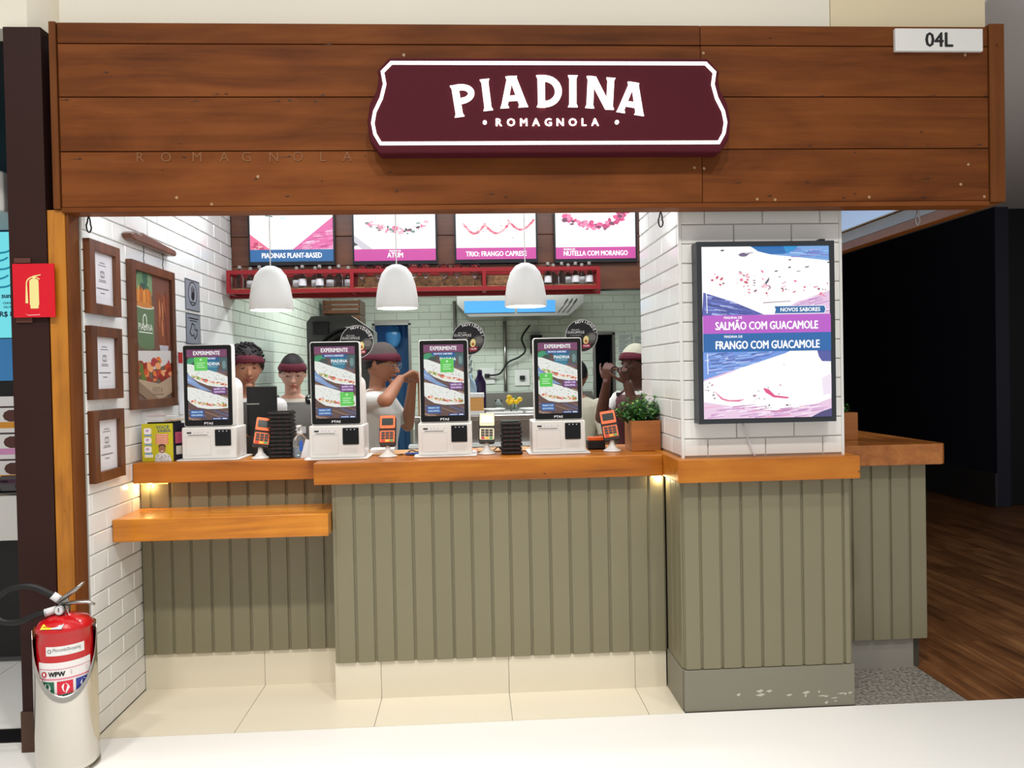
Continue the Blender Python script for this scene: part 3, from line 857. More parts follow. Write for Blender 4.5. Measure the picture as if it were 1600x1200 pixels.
p.poly(Q([(650, 400), (852, 332), (852, 490), (480, 490)]), (228, 196, 226)); streaks((600, 370, 800, 480), 30, [(205, 150, 205), (250, 235, 248), (180, 130, 190)], -.22, 120)
p.poly(Q([(40, 60), (335, 42), (420, 88), (600, 114), (852, 142), (852, 330), (690, 386), (520, 420), (445, 470), (230, 378), (40, 318)]), (255, 254, 252))
for x, y, a, b_, c in ((172, 66, 13, 6, (90, 70, 100)), (308, 94, 36, 14, (110, 96, 128)), (345, 84, 30, 5, (190, 180, 195)), (600, 131, 10, 4, (90, 84, 96)), (598, 180, 11, 5, (80, 76, 90)), (710, 178, 16, 4, (90, 84, 96)), (512, 203, 12, 5, (90, 84, 96)), (534, 240, 9, 3, (120, 110, 120)), (372, 262, 10, 4, (150, 130, 140)), (655, 205, 14, 3, (150, 140, 150)), (846, 150, 8, 5, (60, 50, 60))):
    p.ell((x-40)/812*w, (1-(y-42)/1108)*h, a/812*w, b_/1108*h, c, rot=.1, jit=.2)
p.poly(Q([(468, 240), (466, 262), (448, 290), (430, 290)]), (90, 86, 110))
for k in range(60):
    x = random.choice([random.gauss(135, 25), random.gauss(320, 40), random.gauss(600, 110), random.gauss(800, 35), random.gauss(448, 16)]); y = 235+(x-40)*.13+random.gauss(0, 28)
    if 44 < x < 845: p.ell((x-40)/812*w, (1-(y-42)/1108)*h, random.uniform(3, 15)/812*w, random.uniform(2, 9)/1108*h, random.choice([(232, 120, 150), (240, 170, 190), (250, 205, 215), (205, 80, 110), (150, 110, 120)]), rot=random.uniform(-.8, .8), n=7, jit=.35)
p.poly(Q([(420, 404), (600, 396), (600, 400), (430, 409)]), (150, 110, 140))
p.poly(Q([(40, 716), (600, 716), (560, 735), (240, 836), (40, 908)]), (112, 150, 222)); streaks((44, 722, 430, 850), 90, [(80, 110, 190), (150, 185, 238), (190, 205, 245), (100, 120, 200), (70, 84, 150)], -.10, 110)
p.poly(Q([(40, 908), (240, 836), (560, 737), (690, 716), (852, 716), (852, 1030), (700, 1085), (500, 1106), (300, 1085), (40, 1040)]), (255, 254, 252))
p.poly(Q([(762, 710), (852, 710), (852, 792), (795, 790), (775, 760)]), (76, 84, 158))
p.poly(Q([(40, 1040), (300, 1085), (500, 1106), (700, 1085), (852, 1030), (852, 1150), (40, 1150)]), (232, 200, 226)); streaks((40, 1070, 760, 1145), 60, [(205, 150, 200), (250, 235, 248), (190, 140, 190), (240, 170, 200)], -.10, 110)
p.poly(Q([(720, 1150), (790, 1115), (852, 1096), (852, 1150)]), (70, 66, 120))
p.poly(Q([(790, 900), (852, 870), (852, 1000), (800, 1010)]), (240, 226, 242))
for pts, c in (([(100, 965), (160, 1018), (200, 1030), (250, 1030), (300, 1026), (260, 1042), (190, 1038), (150, 1025)], (226, 110, 150)), ([(415, 955), (450, 965), (490, 1005), (580, 1018), (570, 1028), (480, 1018), (430, 985)], (222, 80, 135)), ([(40, 905), (130, 880), (240, 840), (238, 834), (120, 872), (40, 898)], (230, 190, 220)), ([(300, 1090), (500, 1110), (640, 1098), (500, 1104)], (205, 120, 160))):
    p.poly(Q(pts), c)
for k in range(46):
    x, y = random.choice([(random.gauss(365, 12), random.gauss(1015, 22)), (random.gauss(435, 26), random.gauss(1076, 6)), (random.uniform(46, 120), random.gauss(960, 25)), (random.uniform(150, 560), random.gauss(900, 80)), (random.gauss(570, 8), 1070)])
    p.ell((x-40)/812*w, (1-(y-42)/1108)*h, random.uniform(2, 8)/812*w, random.uniform(2, 6)/1108*h, random.choice([(110, 90, 110), (200, 90, 120), (170, 150, 165), (60, 50, 60)]), n=6, jit=.35)
for y0, y1 in ((342, 470), (728, 862)): p.poly(Q([(63, y0), (68, y0), (70, y1), (65, y1)]), (240, 244, 250))
p.rect(0, .495*h, w, .601*h, (184, 88, 198)).rect(0, .388*h, w, .495*h, (6, 96, 166))
p.poly([(.555*w, .606*h), (.955*w, .606*h), (.965*w, .63*h), (.955*w, .652*h), (.555*w, .652*h), (.565*w, .63*h)], (240, 245, 250))
p.poly([(.560*w, .608*h), (.950*w, .608*h), (.959*w, .63*h), (.950*w, .649*h), (.560*w, .649*h), (.570*w, .63*h)], (14, 96, 158))
p.text('NOVOS SABORES', .762*w, .618*h, .0165, (255, 255, 255), width=.31*w, bold=.014)
p.text('PIADINA DE', .165*w, .580*h, .0100, (255, 255, 255), 'l', width=.14*w, bold=.012)
p.text('SALMÃO COM GUACAMOLE', .098*w, .517*h, .034, (255, 255, 255), 'l', width=.80*w, bold=.012)
p.text('PIADINA DE', .165*w, .470*h, .0100, (255, 255, 255), 'l', width=.14*w, bold=.012)
p.text('FRANGO COM GUACAMOLE', .098*w, .405*h, .034, (255, 255, 255), 'l', width=.81*w, bold=.012)
p.build('poster_print', M_LIGHTBOX, lb, (.022, -.002, .022))
cb = MB().tube([(1.215, 3.385, 1.30), (1.222, 3.383, 1.27), (1.245, 3.388, 1.21), (1.262, 3.39, 1.165), (1.268, 3.38, 1.145)], .0035, 6).build('cable', M_LABEL, lb)
cb.location = (-1.0, -3.33, -1.296)
MB().box(.565, .59, .02, .06, H, H+.012).build('bracket', M_BLACK, lb)

# ------------------------------------------------------------------ kiosks
def kiosk_screen(pop):
    w, h = .193, .346
    p = Print(w, h)
    random.seed(21)
    p.rect(0, 0, w, h, (96, 66, 58))
    for k in range(60):
        y = random.uniform(0, .86*h); x = random.uniform(-.05, w)
        p.poly([(x, y), (x+.09, y-.035), (x+.09, y-.030), (x, y+.004)], random.choice([(130, 92, 76), (70, 62, 84), (150, 118, 100), (96, 100, 140), (180, 150, 130)]))
    def Z(pts): return [(u*w, v*h) for u, v in pts]
    p.poly(Z([(.36, .885), (.84, .885), (.80, .76), (.74, .69), (.56, .67), (.44, .71)]), (34, 122, 150)).poly(Z([(.70, .885), (.84, .885), (.80, .76), (.74, .69)]), (26, 98, 126))
    p.poly(Z([(.84, .885), (1, .885), (1, .70), (.86, .70)]), (58, 92, 96)).ell(.92*w, .78*h, .05*w, .06*h, (110, 140, 140))
    p.ell(.12*w, .83*h, .14*w, .05*h, (46, 150, 104), jit=.25).ell(.22*w, .80*h, .12*w, .03*h, (40, 66, 58), jit=.3)
    p.text('PIADINA', .61*w, .775*h, .0145, (255, 255, 255), width=.40*w, bold=.010).rect(.45*w, .752*h, .76*w, .757*h, (190, 225, 232))
    p.poly(Z([(0, .66), (0, .53), (.35, .43), (.62, .40), (.30, .50)]), (128, 158, 206)).poly(Z([(0, .60), (.2, .52), (.3, .50), (0, .57)]), (170, 190, 222))
    cr, sp = (240, 242, 236), (112, 106, 100)
    fl = [(222, 86, 50), (236, 140, 120), (150, 200, 84), (252, 244, 226), (206, 70, 46), (246, 190, 180), (252, 232, 190), (110, 96, 60)]
    for up, lo, f0, f1, dy in (([(.0, .80), (.12, .79), (.4, .73), (.75, .67), (1, .61)], [(1, .455), (.75, .465), (.5, .49), (.25, .55), (.06, .63), (.0, .68)], (.12, .62), (.99, .50), .030), ([(.0, .475), (.2, .455), (.5, .40), (.8, .345), (1, .30)], [(1, .165), (.75, .155), (.5, .155), (.25, .18), (.08, .24), (.0, .29)], (.10, .27), (.99, .21), .026)):
        p.poly(Z(up+lo), cr)
        for k in range(85):
            t_ = random.random(); u = f0[0]+(f1[0]-f0[0])*t_; v = f0[1]+(f1[1]-f0[1])*t_-.02*math.sin(PI*t_)+random.gauss(0, .35)*dy
            p.ell(u*w, v*h, w*random.uniform(.012, .05), h*random.uniform(.005, .013), random.choice(fl), rot=-.2+random.uniform(-.3, .3), n=7, jit=.25)
        for k in range(46):
            t_ = random.random(); u = random.uniform(.03, .97); j = 0
            vu = up[0][1]+(up[-1][1]-up[0][1])*u; vf = f0[1]+(f1[1]-f0[1])*max(0, (u-f0[0])/(f1[0]-f0[0]))
            v = vf+.03+(vu-vf-.05)*random.random()
            p.ell(u*w, v*h, w*random.uniform(.006, .016), h*random.uniform(.002, .005), random.choice([sp, (170, 164, 150)]), rot=-.3, n=6, jit=.3)
    p.rect(0, .895*h, w, h, (118, 52, 98))
    p.text('EXPERIMENTE', .5*w, .922*h, .0185, (255, 255, 255), width=.66*w, bold=.010)
    p.poly([(.22*w, .845*h), (.76*w, .845*h), (.79*w, .868*h), (.76*w, .892*h), (.22*w, .892*h), (.19*w, .868*h)], (10, 78, 150))
    p.text('NOVOS SABORES', .49*w, .859*h, .0085, (235, 245, 255), width=.46*w, bold=.012)
    p.rect(.63*w, .365*h, .97*w, .465*h, (104, 44, 124))
    p.text('SALMÃO COM', .80*w, .425*h, .0085, (240, 220, 250), width=.27*w, bold=.012).text('GUACAMOLE', .80*w, .385*h, .0085, (240, 220, 250), width=.27*w, bold=.012)
    p.rect(.06*w, .04*h, .40*w, .145*h, (12, 84, 158))
    p.text('FRANGO COM', .23*w, .103*h, .0085, (200, 230, 255), width=.27*w, bold=.012).text('GUACAMOLE', .23*w, .06*h, .0085, (200, 230, 255), width=.28*w, bold=.012)
    p.rect(.60*w, .0, w, .035*h, (20, 50, 110)).rect(.63*w, .012*h, .82*w, .022*h, (200, 220, 250)).rect(.86*w, .010*h, .97*w, .024*h, (230, 240, 255))
    x, y = pop
    g = (88, 206, 78)
    p.rect(x*w, y*h, (x+.33)*w, (y+.19)*h, g).ell((x+.165)*w, (y+.155)*h, .006, .006, (190, 245, 185))
    for k in range(3):
        p.rect((x+.06)*w, (y+.10-.03*k)*h, (x+.27-.04*(k % 2))*w, (y+.113-.03*k)*h, (190, 245, 185))
    return p
def kiosk(x, y, pop, label, rotz=0.0):
    t = thing('self_order_kiosk', label, 'kiosk', (x, y, 1.138), rotz, 'self-order kiosks on the counter')
    MB().prism(rrect(-.152, .152, -.045, .19, .01), 0, .006, 'Z').build('base_plate', M_WHITE, t, bevel=.001)
    MB().prism(rrect(-.131, .131, .006, .163, .008), -.018, .16, 'Y').build('printer_housing', M_WHITE, t, bevel=.006)
    MB().prism(rrect(-.105, .125, .10, .405, .05, 6), .035, .15, 'Y').build('rear_housing', M_WHITE, t, bevel=.015)
    MB().prism(rrect(-.1195, .1195, .165, .568, .012), -.012, .035, 'Y').build('display_shell', M_WHITE, t, bevel=.003)
    MB().prism(rrect(-.1155, .1155, .169, .564, .010), -.0145, -.010, 'Y').build('bezel', M_GLOSSBLK, t)
    kiosk_screen(pop).build('screen_print', M_SCREEN, t, (-.0965, -.0150, .198))
    Print(.06, .02).text('PTAS', .03, .003, .0105, (235, 235, 240), width=.042, bold=.012).build('logo_print', M_INKPRINT, t, (-.030, -.0152, .173))
    MB().prism(rrect(.030, .107, .070, .150, .004), -.0215, -.010, 'Y').build('scanner_window', M_GLOSSBLK, t)
    Print(.05, .01).rect(.004, .002, .010, .006, (200, 205, 215)).rect(.022, .002, .028, .006, (200, 205, 215)).rect(.040, .002, .046, .006, (200, 205, 215)).build('sensor_print', M_INKPRINT, t, (.044, -.022, .138))
    LN = (186, 185, 182)
    p = Print(.13, .13)
    p.rect(0, .002, .12, .003, LN).rect(0, .002, .001, .095, LN).rect(.119, .002, .12, .095, LN).rect(0, .094, .12, .0955, LN)
    p.rect(.006, .110, .028, .118, (40, 42, 50)).rect(.012, .1005, .105, .104, (120, 120, 122))
    for k in range(3): p.ell(.045+k*.016, .114, .003, .004, (190, 195, 215))
    p.ell(.108, .114, .002, .003, (150, 150, 155))
    p.build('slot_print', M_INKPRINT, t, (-.112, -.0187, .022))
    g = Print(.07, .03)
    for i in range(11):
        for j in range(5): g.ell(.004+i*.006, .004+j*.0055, .0014, .0014, (196, 195, 192), n=5)
    g.build('speaker_print', M_INKPRINT, t, (.035, -.0187, .026))
    nest(t, 'display_shell', ('bezel', 'screen_print', 'logo_print'))
    nest(t, 'printer_housing', ('scanner_window', 'sensor_print', 'slot_print', 'speaker_print'))
    return t
kiosk(-1.288, 3.862, (.19, .70), 'leftmost self-order kiosk, standing beside the yellow box')
kiosk(-0.651, 3.762, (.62, .17), 'second kiosk from the left, green pop-up low on its screen')
kiosk(-0.128, 3.762, (.42, .61), 'third kiosk from the left, green pop-up near the top')
kiosk(0.428, 3.762, (.03, .38), 'rightmost kiosk, nearest the leafy planter, green pop-up at mid left')

def round_sign(x, z, y, kx, label):
    t = thing('round_promo_sign', label, 'sign', (x, y, z), 0, 'round NOVIDADE signs behind the kiosks')
    R = .0845
    MB().prism([(R*math.cos(a), R*math.sin(a)) for a in [2*PI*k/40 for k in range(40)]], 0, .004, 'Y').build('disc', mat('sign_black', (26, 25, 28), 0.35), t)
    p = Print(2*R, 2*R)
    for k in range(40):
        a0, a1 = 2*PI*k/40, 2*PI*(k+1)/40
        p.poly([(R+(R-.001)*math.cos(a0), R+(R-.001)*math.sin(a0)), (R+(R-.001)*math.cos(a1), R+(R-.001)*math.sin(a1)), (R+(R-.0032)*math.cos(a1), R+(R-.0032)*math.sin(a1)), (R+(R-.0032)*math.cos(a0), R+(R-.0032)*math.sin(a0))], (215, 215, 215))
    s = 'NOVIDADE!'
    for k, ch in enumerate(s):
        a = math.radians(110-k*12.2)
        p.text(ch, R+.066*math.cos(a), R+.066*math.sin(a), .0135, (245, 245, 245), rot=a-PI/2, bold=.006)
    p.text('PEÇA COM', R-.032, R+.028, .0055, (190, 190, 190), width=.04).text('GUACAMOLE', R-.030, R+.012, .0125, (235, 235, 235), width=.088, bold=.0)
    p.text('A SUA PIADINA', R-.030, R+.001, .004, (170, 170, 170), width=.058)
    p.ell(R+.05, R-.012, .030, .030, (74, 72, 70)).ell(R+.053, R-.008, .02, .018, (110, 108, 104))
    p.ell(R+.022, R-.022, .016, .024, (70, 84, 34), rot=-.15, n=14).ell(R+.022, R-.022, .0138, .0215, (232, 214, 150), rot=-.15, n=14).ell(R+.022, R-.028, .0075, .0085, (168, 92, 46))
    p.poly([(R+.0, R-.045), (R+.046, R-.038), (R+.042, R-.062), (R+.004, R-.066)], (140, 30, 52)).text('+6,90', R+.023, R-.056, .008, (240, 220, 225), width=.03)
    p.build('sign_print', M_INKPRINT, t, (-R, -.0006, -R))
    MB().tube([(kx-x, .006, -.06), (kx-x, .006, -z+1.50)], .003, 6).build('stick', M_CLEAR, t)
    nest(t, 'disc', ('sign_print',))
round_sign(-0.569, 1.711, 3.925, -0.60, 'round black NOVIDADE sign behind the second kiosk from the left')
round_sign(-0.005, 1.716, 3.925, -0.055, 'round black NOVIDADE sign behind the third kiosk from the left')
round_sign(0.575, 1.722, 3.925, 0.515, 'round black NOVIDADE sign behind the rightmost kiosk')

# ------------------------------------------------------------------ card terminals
def terminal(x, y, face, lit, label, rotz=0.0, lean=0.0, white_back=False):
    t = thing('card_terminal', label, 'card terminal', (x, y, 1.138), rotz, 'card terminals on white pedestals')
    MB().lathe([(.046, 0), (.045, .004), (.028, .012), (.014, .030), (.011, .052), (.014, .062)], (0, .005, 0), 18).build('pedestal', M_WHITE, t)
    T = Matrix.Translation((0, 0, .052)) @ Matrix.Rotation(lean, 4, 'Y') @ Matrix.Rotation(-.38, 4, 'X')
    def put(mb, name, m): return mb.xform(T).build(name, m, t)
    put(MB().prism(rrect(-.040, .040, 0, .152, .012), -.020, .014, 'Y'), 'body', M_RUBBER)
    put(MB().prism(rrect(-.037, .037, .084, .150, .006), -.025, -.018, 'Y'), 'upper_face', face)
    put(MB().prism(rrect(-.036, .036, .012, .072, .006), -.025, -.018, 'Y'), 'keypad_face', face)
    put(MB().prism(rrect(-.028, .028, .100, .136, .002), -.0265, -.020, 'Y'), 'screen', M_LCDON if lit else M_LCD)
    kb = [mat('key_dark', (58, 48, 44), 0.5), mat('key_red', (196, 50, 40), 0.5), mat('key_yellow', (240, 190, 60), 0.5), mat('key_green', (90, 160, 90), 0.5)]
    for r in range(4):
        for c in range(3):
            k = kb[0] if r < 3 else kb[c+1]
            put(MB().box(-.029+c*.0205, -.012+c*.0205, -.0275, -.022, .056-r*.0135, .066-r*.0135), 'key', k)
    put(MB().prism(rrect(-.036, .036, .02, .14, .01), .014, .024, 'Y'), 'holder', M_WHITE)
    nest(t, 'upper_face', ('screen',)); nest(t, 'keypad_face', ('key',))
    return t
terminal(-1.048, 3.872, M_ORANGE, False, 'orange card terminal between the leftmost kiosk and the tall pager stack', .25, .16)
terminal(-0.413, 3.80, M_ORANGE, False, 'orange card terminal between the second and third kiosks')
terminal(0.075, 3.815, M_IVORY, True, 'ivory card terminal with lit screen beside the short pager stack', .0, .03)
terminal(0.700, 3.80, M_ORANGE, False, 'orange card terminal beside the wooden planter', -.1, -.14)

def pagers(x, y, n, dz, w, lab, grp, seed):
    r = random.Random(seed)
    first = None
    for k in range(n):
        if first is None:
            t = thing('guest_pager', lab, 'pager', (x, y, 1.138), 0, grp)
            MB().prism(rrect(-w/2, w/2, -.05, .05, .014), 0.001, dz*.62, 'Z').build('shell', M_RUBBER, t, bevel=.003)
            MB().prism(rrect(-w/2+.006, w/2-.006, -.044, .044, .012), dz*.62, dz-.001, 'Z').build('top_ring', M_BLACK, t)
            for q in (-.3, .0, .3):
                MB().box(q*w-.003, q*w+.003, -.0515, -.049, dz*.25, dz*.42).build('led_window', mat('pager_led', (120, 40, 44), 0.2), t)
            nest(t, 'shell', ('led_window',))
            first = t
        else:
            t = copy_tree(first)
        j = n-1-k
        t['label'] = (lab if j == 0 else lab.replace('topmost black', ORD[j]+' black').replace(' of the', ' down the') if k else lab.replace('topmost', 'lowest'))
        t.location = (x+r.uniform(-.003, .003), y+r.uniform(-.003, .003), 1.138+k*dz)
        t.rotation_euler = (0, 0, r.uniform(-.05, .05))
pagers(-0.945, 3.90, 12, .0195, .118, 'topmost black pager of the tall stack beside the sanitizer bottle', 'pagers in the tall stack', 1)
pagers(0.196, 3.80, 8, .0205, .104, 'topmost black pager of the short stack left of the rightmost kiosk', 'pagers in the short stack', 2)

t = thing('sanitizer_bottle', 'clear pump bottle of sanitizer between pager stack and second kiosk', 'bottle', (-0.853, 3.875, 1.138))
MB().lathe([(.034, 0), (.037, .006), (.037, .075), (.032, .095), (.018, .110), (.014, .116)], (0, 0, 0), 18).build('bottle', M_CLEAR, t)
MB().lathe([(.033, .004), (.034, .05), (.034, .055)], (0, 0, 0), 18).build('liquid', mat('gel', (206, 226, 240), .05, trans=.8, ior=1.33), t)
MB().lathe([(.015, .114), (.015, .130), (.007, .132), (.007, .150)], (0, 0, 0), 12).build('pump', M_WHITE, t)
MB().box(-.012, .008, -.03, .010, .150, .160).build('nozzle', M_WHITE, t, bevel=.002)
MB().box(.004, .020, -.0385, -.030, .035, .085).build('label', mat('blue_label', (50, 96, 190), .4), t)
o = MB().add([(-.03, 0, 0), (.028, -.012, 0), (.034, -.008, .085), (-.004, .004, .092), (-.028, .003, .0), (.03, -.009, 0), (.036, -.005, .085), (-.002, .007, .092)], [(0, 1, 2, 3), (4, 5, 6, 7), (0, 1, 5, 4), (2, 3, 7, 6), (1, 2, 6, 5), (3, 0, 4, 7)]).build('paper_slip', M_LABEL, loc=(-0.815, 3.835, 1.138))
tag(o, 'white paper slip leaning beside the sanitizer bottle', 'paper')

t = thing('monitor', 'black back of a monitor behind the leftmost card terminal', 'monitor', (-1.075, 4.045, 1.138))
MB().box(-.085, .068, 0, .02, .10, .355).build('panel', M_BLACK, t, bevel=.004)
MB().box(-.085, -.02, -.003, 0, .262, .268).build('edge_strip', M_STEEL, t)
MB().box(-.02, .02, .004, .018, .005, .12).build('neck', M_BLACK, t)
MB().box(-.05, .06, -.05, .06, 0, .008).build('foot', M_BLACK, t, bevel=.002)

# yellow carton and the white carton on top of it
t = thing('yellow_carton', 'yellow carton printed VOCE SABIA with a child photo at the left end of the counter', 'box', (-1.612, 3.85, 1.138), .0)
MB().box(0, .148, 0, .006, 0, .185).build('front_panel', mat('lime_card', (196, 186, 28), .5), t)
MB().prism([(.010, .006), (.146, .006), (.168, .13), (.05, .13)], 0.001, .180, 'Z').build('carton', mat('navy_card', (42, 40, 66), .5, vary=.2), t)
MB().box(.02, .15, .02, .11, .180, .192).build('tray', M_BLACK, t)
p = Print(.148, .185)
p.rect(0, 0, .148, .185, (196, 188, 30))
for k in range(3):
    yy = .150-k*.045
    p.rr(.010, yy-.016, .046, yy+.014, .008, (240, 236, 240)).rect(.014, yy-.026, .048, yy-.018, (110, 160, 205)).ell(.026, yy+.001, .008, .006, (190, 160, 210))
p.rect(.012, .020, .052, .034, (238, 238, 225))
p.text('VOCÊ', .100, .160, .0135, (40, 84, 130), width=.062, bold=.012).text('SABIA', .108, .143, .0135, (40, 84, 130), width=.064, bold=.012)
for k in range(5): p.rect(.066, .126-k*.0105, .128-.004*(k % 2), .134-k*.0105, (232, 110, 110)).rect(.070, .1285-k*.0105, .122, .1315-k*.0105, (250, 214, 206))
p.poly([(.060, 0), (.064, .03), (.082, .042), (.112, .042), (.132, .028), (.142, 0)], (226, 226, 228))
for k in range(26): p.ell(random.uniform(.066, .136), random.uniform(.003, .032), .0025, .0016, (70, 74, 90), rot=random.uniform(0, 3), n=5)
p.ell(.096, .062, .017, .022, (150, 100, 78), n=14).ell(.096, .072, .018, .014, (92, 62, 50), n=12).ell(.096, .059, .0155, .0175, (164, 112, 88), n=14)
p.ell(.090, .063, .002, .0015, (40, 26, 22)).ell(.102, .063, .002, .0015, (40, 26, 22)).ell(.096, .050, .006, .0025, (240, 232, 226))
p.build('carton_print', M_INKPRINT, t, (0, -.0006, 0))
p = Print(.07, .15)
p.rect(.014, .02, .05, .062, (226, 220, 210)).rect(.010, .075, .052, .13, (214, 96, 130))
for k in range(6): p.rect(.014, .08+k*.008, .048, .082+k*.008, (40, 40, 70))
o = p.build('side_print', M_INKPRINT, t, (.150, .006, .01)); o.rotation_euler = (0, 0, 1.10)
t = thing('open_white_carton', 'open white cardboard sleeve lying on the yellow carton', 'box', (-1.600, 3.86, 1.332), .04)
b = MB()
b.prism([(0, 0), (.115, -.010), (.165, .028), (.045, .040)], .026, .028, 'Z')
b.build('lid_panel', M_LABEL, t)
sl = MB(); n = 9
for k in range(n):
    a = PI*(.15+.7*k/(n-1))
    y0 = .03*math.cos(a); z0 = .018-.018*math.sin(a)
    sl.v += [(.10, y0, z0), (.180, y0+.006, z0+.004)]
for k in range(n-1): sl.f.append([2*k, 2*k+1, 2*k+3, 2*k+2]); sl.m.append(0); sl.sm.append(True)
o = sl.build('sleeve', mat('kraft_white', (214, 206, 190), .7), t); so_ = o.modifiers.new('t', 'SOLIDIFY'); so_.thickness = .002
MB().box(.0, .12, -.012, .03, 0, .004).build('bottom_panel', M_LABEL, t)
MB().prism([(.012, -.012), (.108, -.016), (.100, .004), (.022, .008)], .0285, .0292, 'Z').build('red_print', mat('red_ink', (196, 44, 66), .6), t)

# wooden planter with leafy plant
def leafy(parent, c, spread, height, n, seed, size=.018):
    r = random.Random(seed)
    gm = [mat('leaf_green', (70, 128, 52), .5), mat('leaf_dark', (38, 84, 40), .5), mat('leaf_pale', (150, 184, 100), .5)]
    sb = MB()
    meshes = []
    for m in gm:
        lb_ = MB()
        lb_.add([(0, 0, 0), (.45, .3, .10), (.35, .75, .12), (0, 1, 0), (-.35, .75, .12), (-.45, .3, .10), (0, .5, .0)], [(0, 1, 6), (1, 2, 6), (2, 3, 6), (3, 4, 6), (4, 5, 6), (5, 0, 6)])
        meshes.append(lb_.mesh('leaf', m))
    fol = [MB(), MB(), MB()]
    for k in range(n):
        a = r.uniform(0, 2*PI); rad = math.sqrt(r.random())
        tip = Vector((c[0]+spread[0]*rad*math.cos(a), c[1]+spread[1]*rad*math.sin(a), c[2]+height*(1-.62*rad*rad)*r.uniform(.55, 1.05)))
        root = Vector((c[0]+spread[0]*.4*rad*math.cos(a), c[1]+spread[1]*.4*rad*math.sin(a), c[2]-.03))
        sb.tube([root, root.lerp(tip, .5)+Vector((0, 0, .008)), tip], [.0022, .0016, .001], 4)
        for q in range(9):
            pos = root.lerp(tip, .40+.07*q)+Vector((r.uniform(-1, 1), r.uniform(-1, 1), r.uniform(-.6, .8)))*.012
            M = Matrix.Translation(pos) @ Matrix.Rotation(r.uniform(0, 2*PI), 4, 'Z') @ Matrix.Rotation(r.uniform(-.9, .9), 4, 'X') @ Matrix.Scale(size*r.uniform(.7, 1.25), 4)
            i = r.choice((0, 0, 0, 1, 1, 2)); me = meshes[i]
            fol[i].add([M @ v.co for v in me.vertices], [list(p_.vertices) for p_ in me.polygons])
    sb.build('stems', gm[1], parent)
    for i in range(3):
        o = fol[i].build('foliage', gm[i], parent); o['kind'] = 'stuff'
def planter(x0, x1, y0, y1, z0, h, label):
    t = thing('wooden_planter', label, 'planter', (0, 0, 0))
    th = .012
    for q in ((x0, x1, y0, y0+th), (x0, x1, y1-th, y1), (x0, x0+th, y0+th, y1-th), (x1-th, x1, y0+th, y1-th)):
        MB().box(*q, z0, z0+h).build('panel', M_PLANTER, t, bevel=.001)
    MB().box(x0+th, x1-th, y0+th, y1-th, z0+.004, z0+h-.02).build('soil', mat('soil', (52, 38, 28), .9), t)
    return t
planter(0.792, 0.938, 3.765, 3.93, 1.138, .150, 'square wooden planter on the counter beside the tiled column')
pl = thing('leafy_plant', 'small bushy green plant growing in the counter planter', 'plant', (0, 0, 0))
leafy(pl, (0.850, 3.845, 1.29), (.125, .10), .145, 95, 4)
planter(1.93, 2.055, 3.98, 4.14, 1.146, .145, 'wooden planter box half hidden behind the tiled column')
pl = thing('leafy_plant', 'sprig of green leaves in the planter behind the column', 'plant', (0, 0, 0))
leafy(pl, (1.985, 4.06, 1.29), (.05, .05), .06, 26, 9)
# odds and ends on the counter
t = thing('receipt_printer', 'small black and orange device behind the rightmost card terminal', 'device', (0.64, 3.93, 1.138))
MB().box(-.045, .045, -.03, .05, 0, .045).build('body', M_RUBBER, t, bevel=.006)
MB().box(-.042, .042, -.033, .02, .045, .062).build('orange_cover', M_ORANGE, t, bevel=.003)
for i, (pts, lab) in enumerate((([(-0.36, 3.84, 1.142), (-.33, 3.90, 1.142), (-.30, 3.86, 1.16), (-.27, 3.93, 1.142), (-.25, 4.0, 1.142)], 'thin black cable curling on the counter left of the third kiosk'),
                               ([(0.09, 3.86, 1.142), (.11, 3.93, 1.142), (.135, 3.88, 1.165), (.16, 3.92, 1.142), (.26, 3.93, 1.142)], 'thin black cable curling behind the short pager stack'))):
    tag(MB().tube(path(pts), .003, 6).build('cable', M_RUBBER), lab, 'cable')
for x0, x1, y0, y1, lab, m in ((-.50, -.28, 3.87, 4.08, 'flat brown board lying behind the second card terminal', M_CARD), (.03, .30, 3.90, 4.1, 'flat brown board lying behind the short pager stack', M_CARD)):
    tag(MB().box(x0, x1, y0, y1, 1.137, 1.143).build('cardboard_sheet', m, bevel=.001), lab, 'board')
o = MB().box(-.515, -.40, 3.93, 4.02, 1.143, 1.163).build('paper_pad', M_LABEL, bevel=.002)
tag(o, 'white paper pad on the counter right of the second kiosk', 'paper pad')
tag(MB().box(-.33, -.24, 3.83, 3.865, 1.143, 1.150).build('blue_folder', mat('blue_folder', (56, 84, 150), .5)), 'thin blue folder edge left of the third kiosk', 'folder')

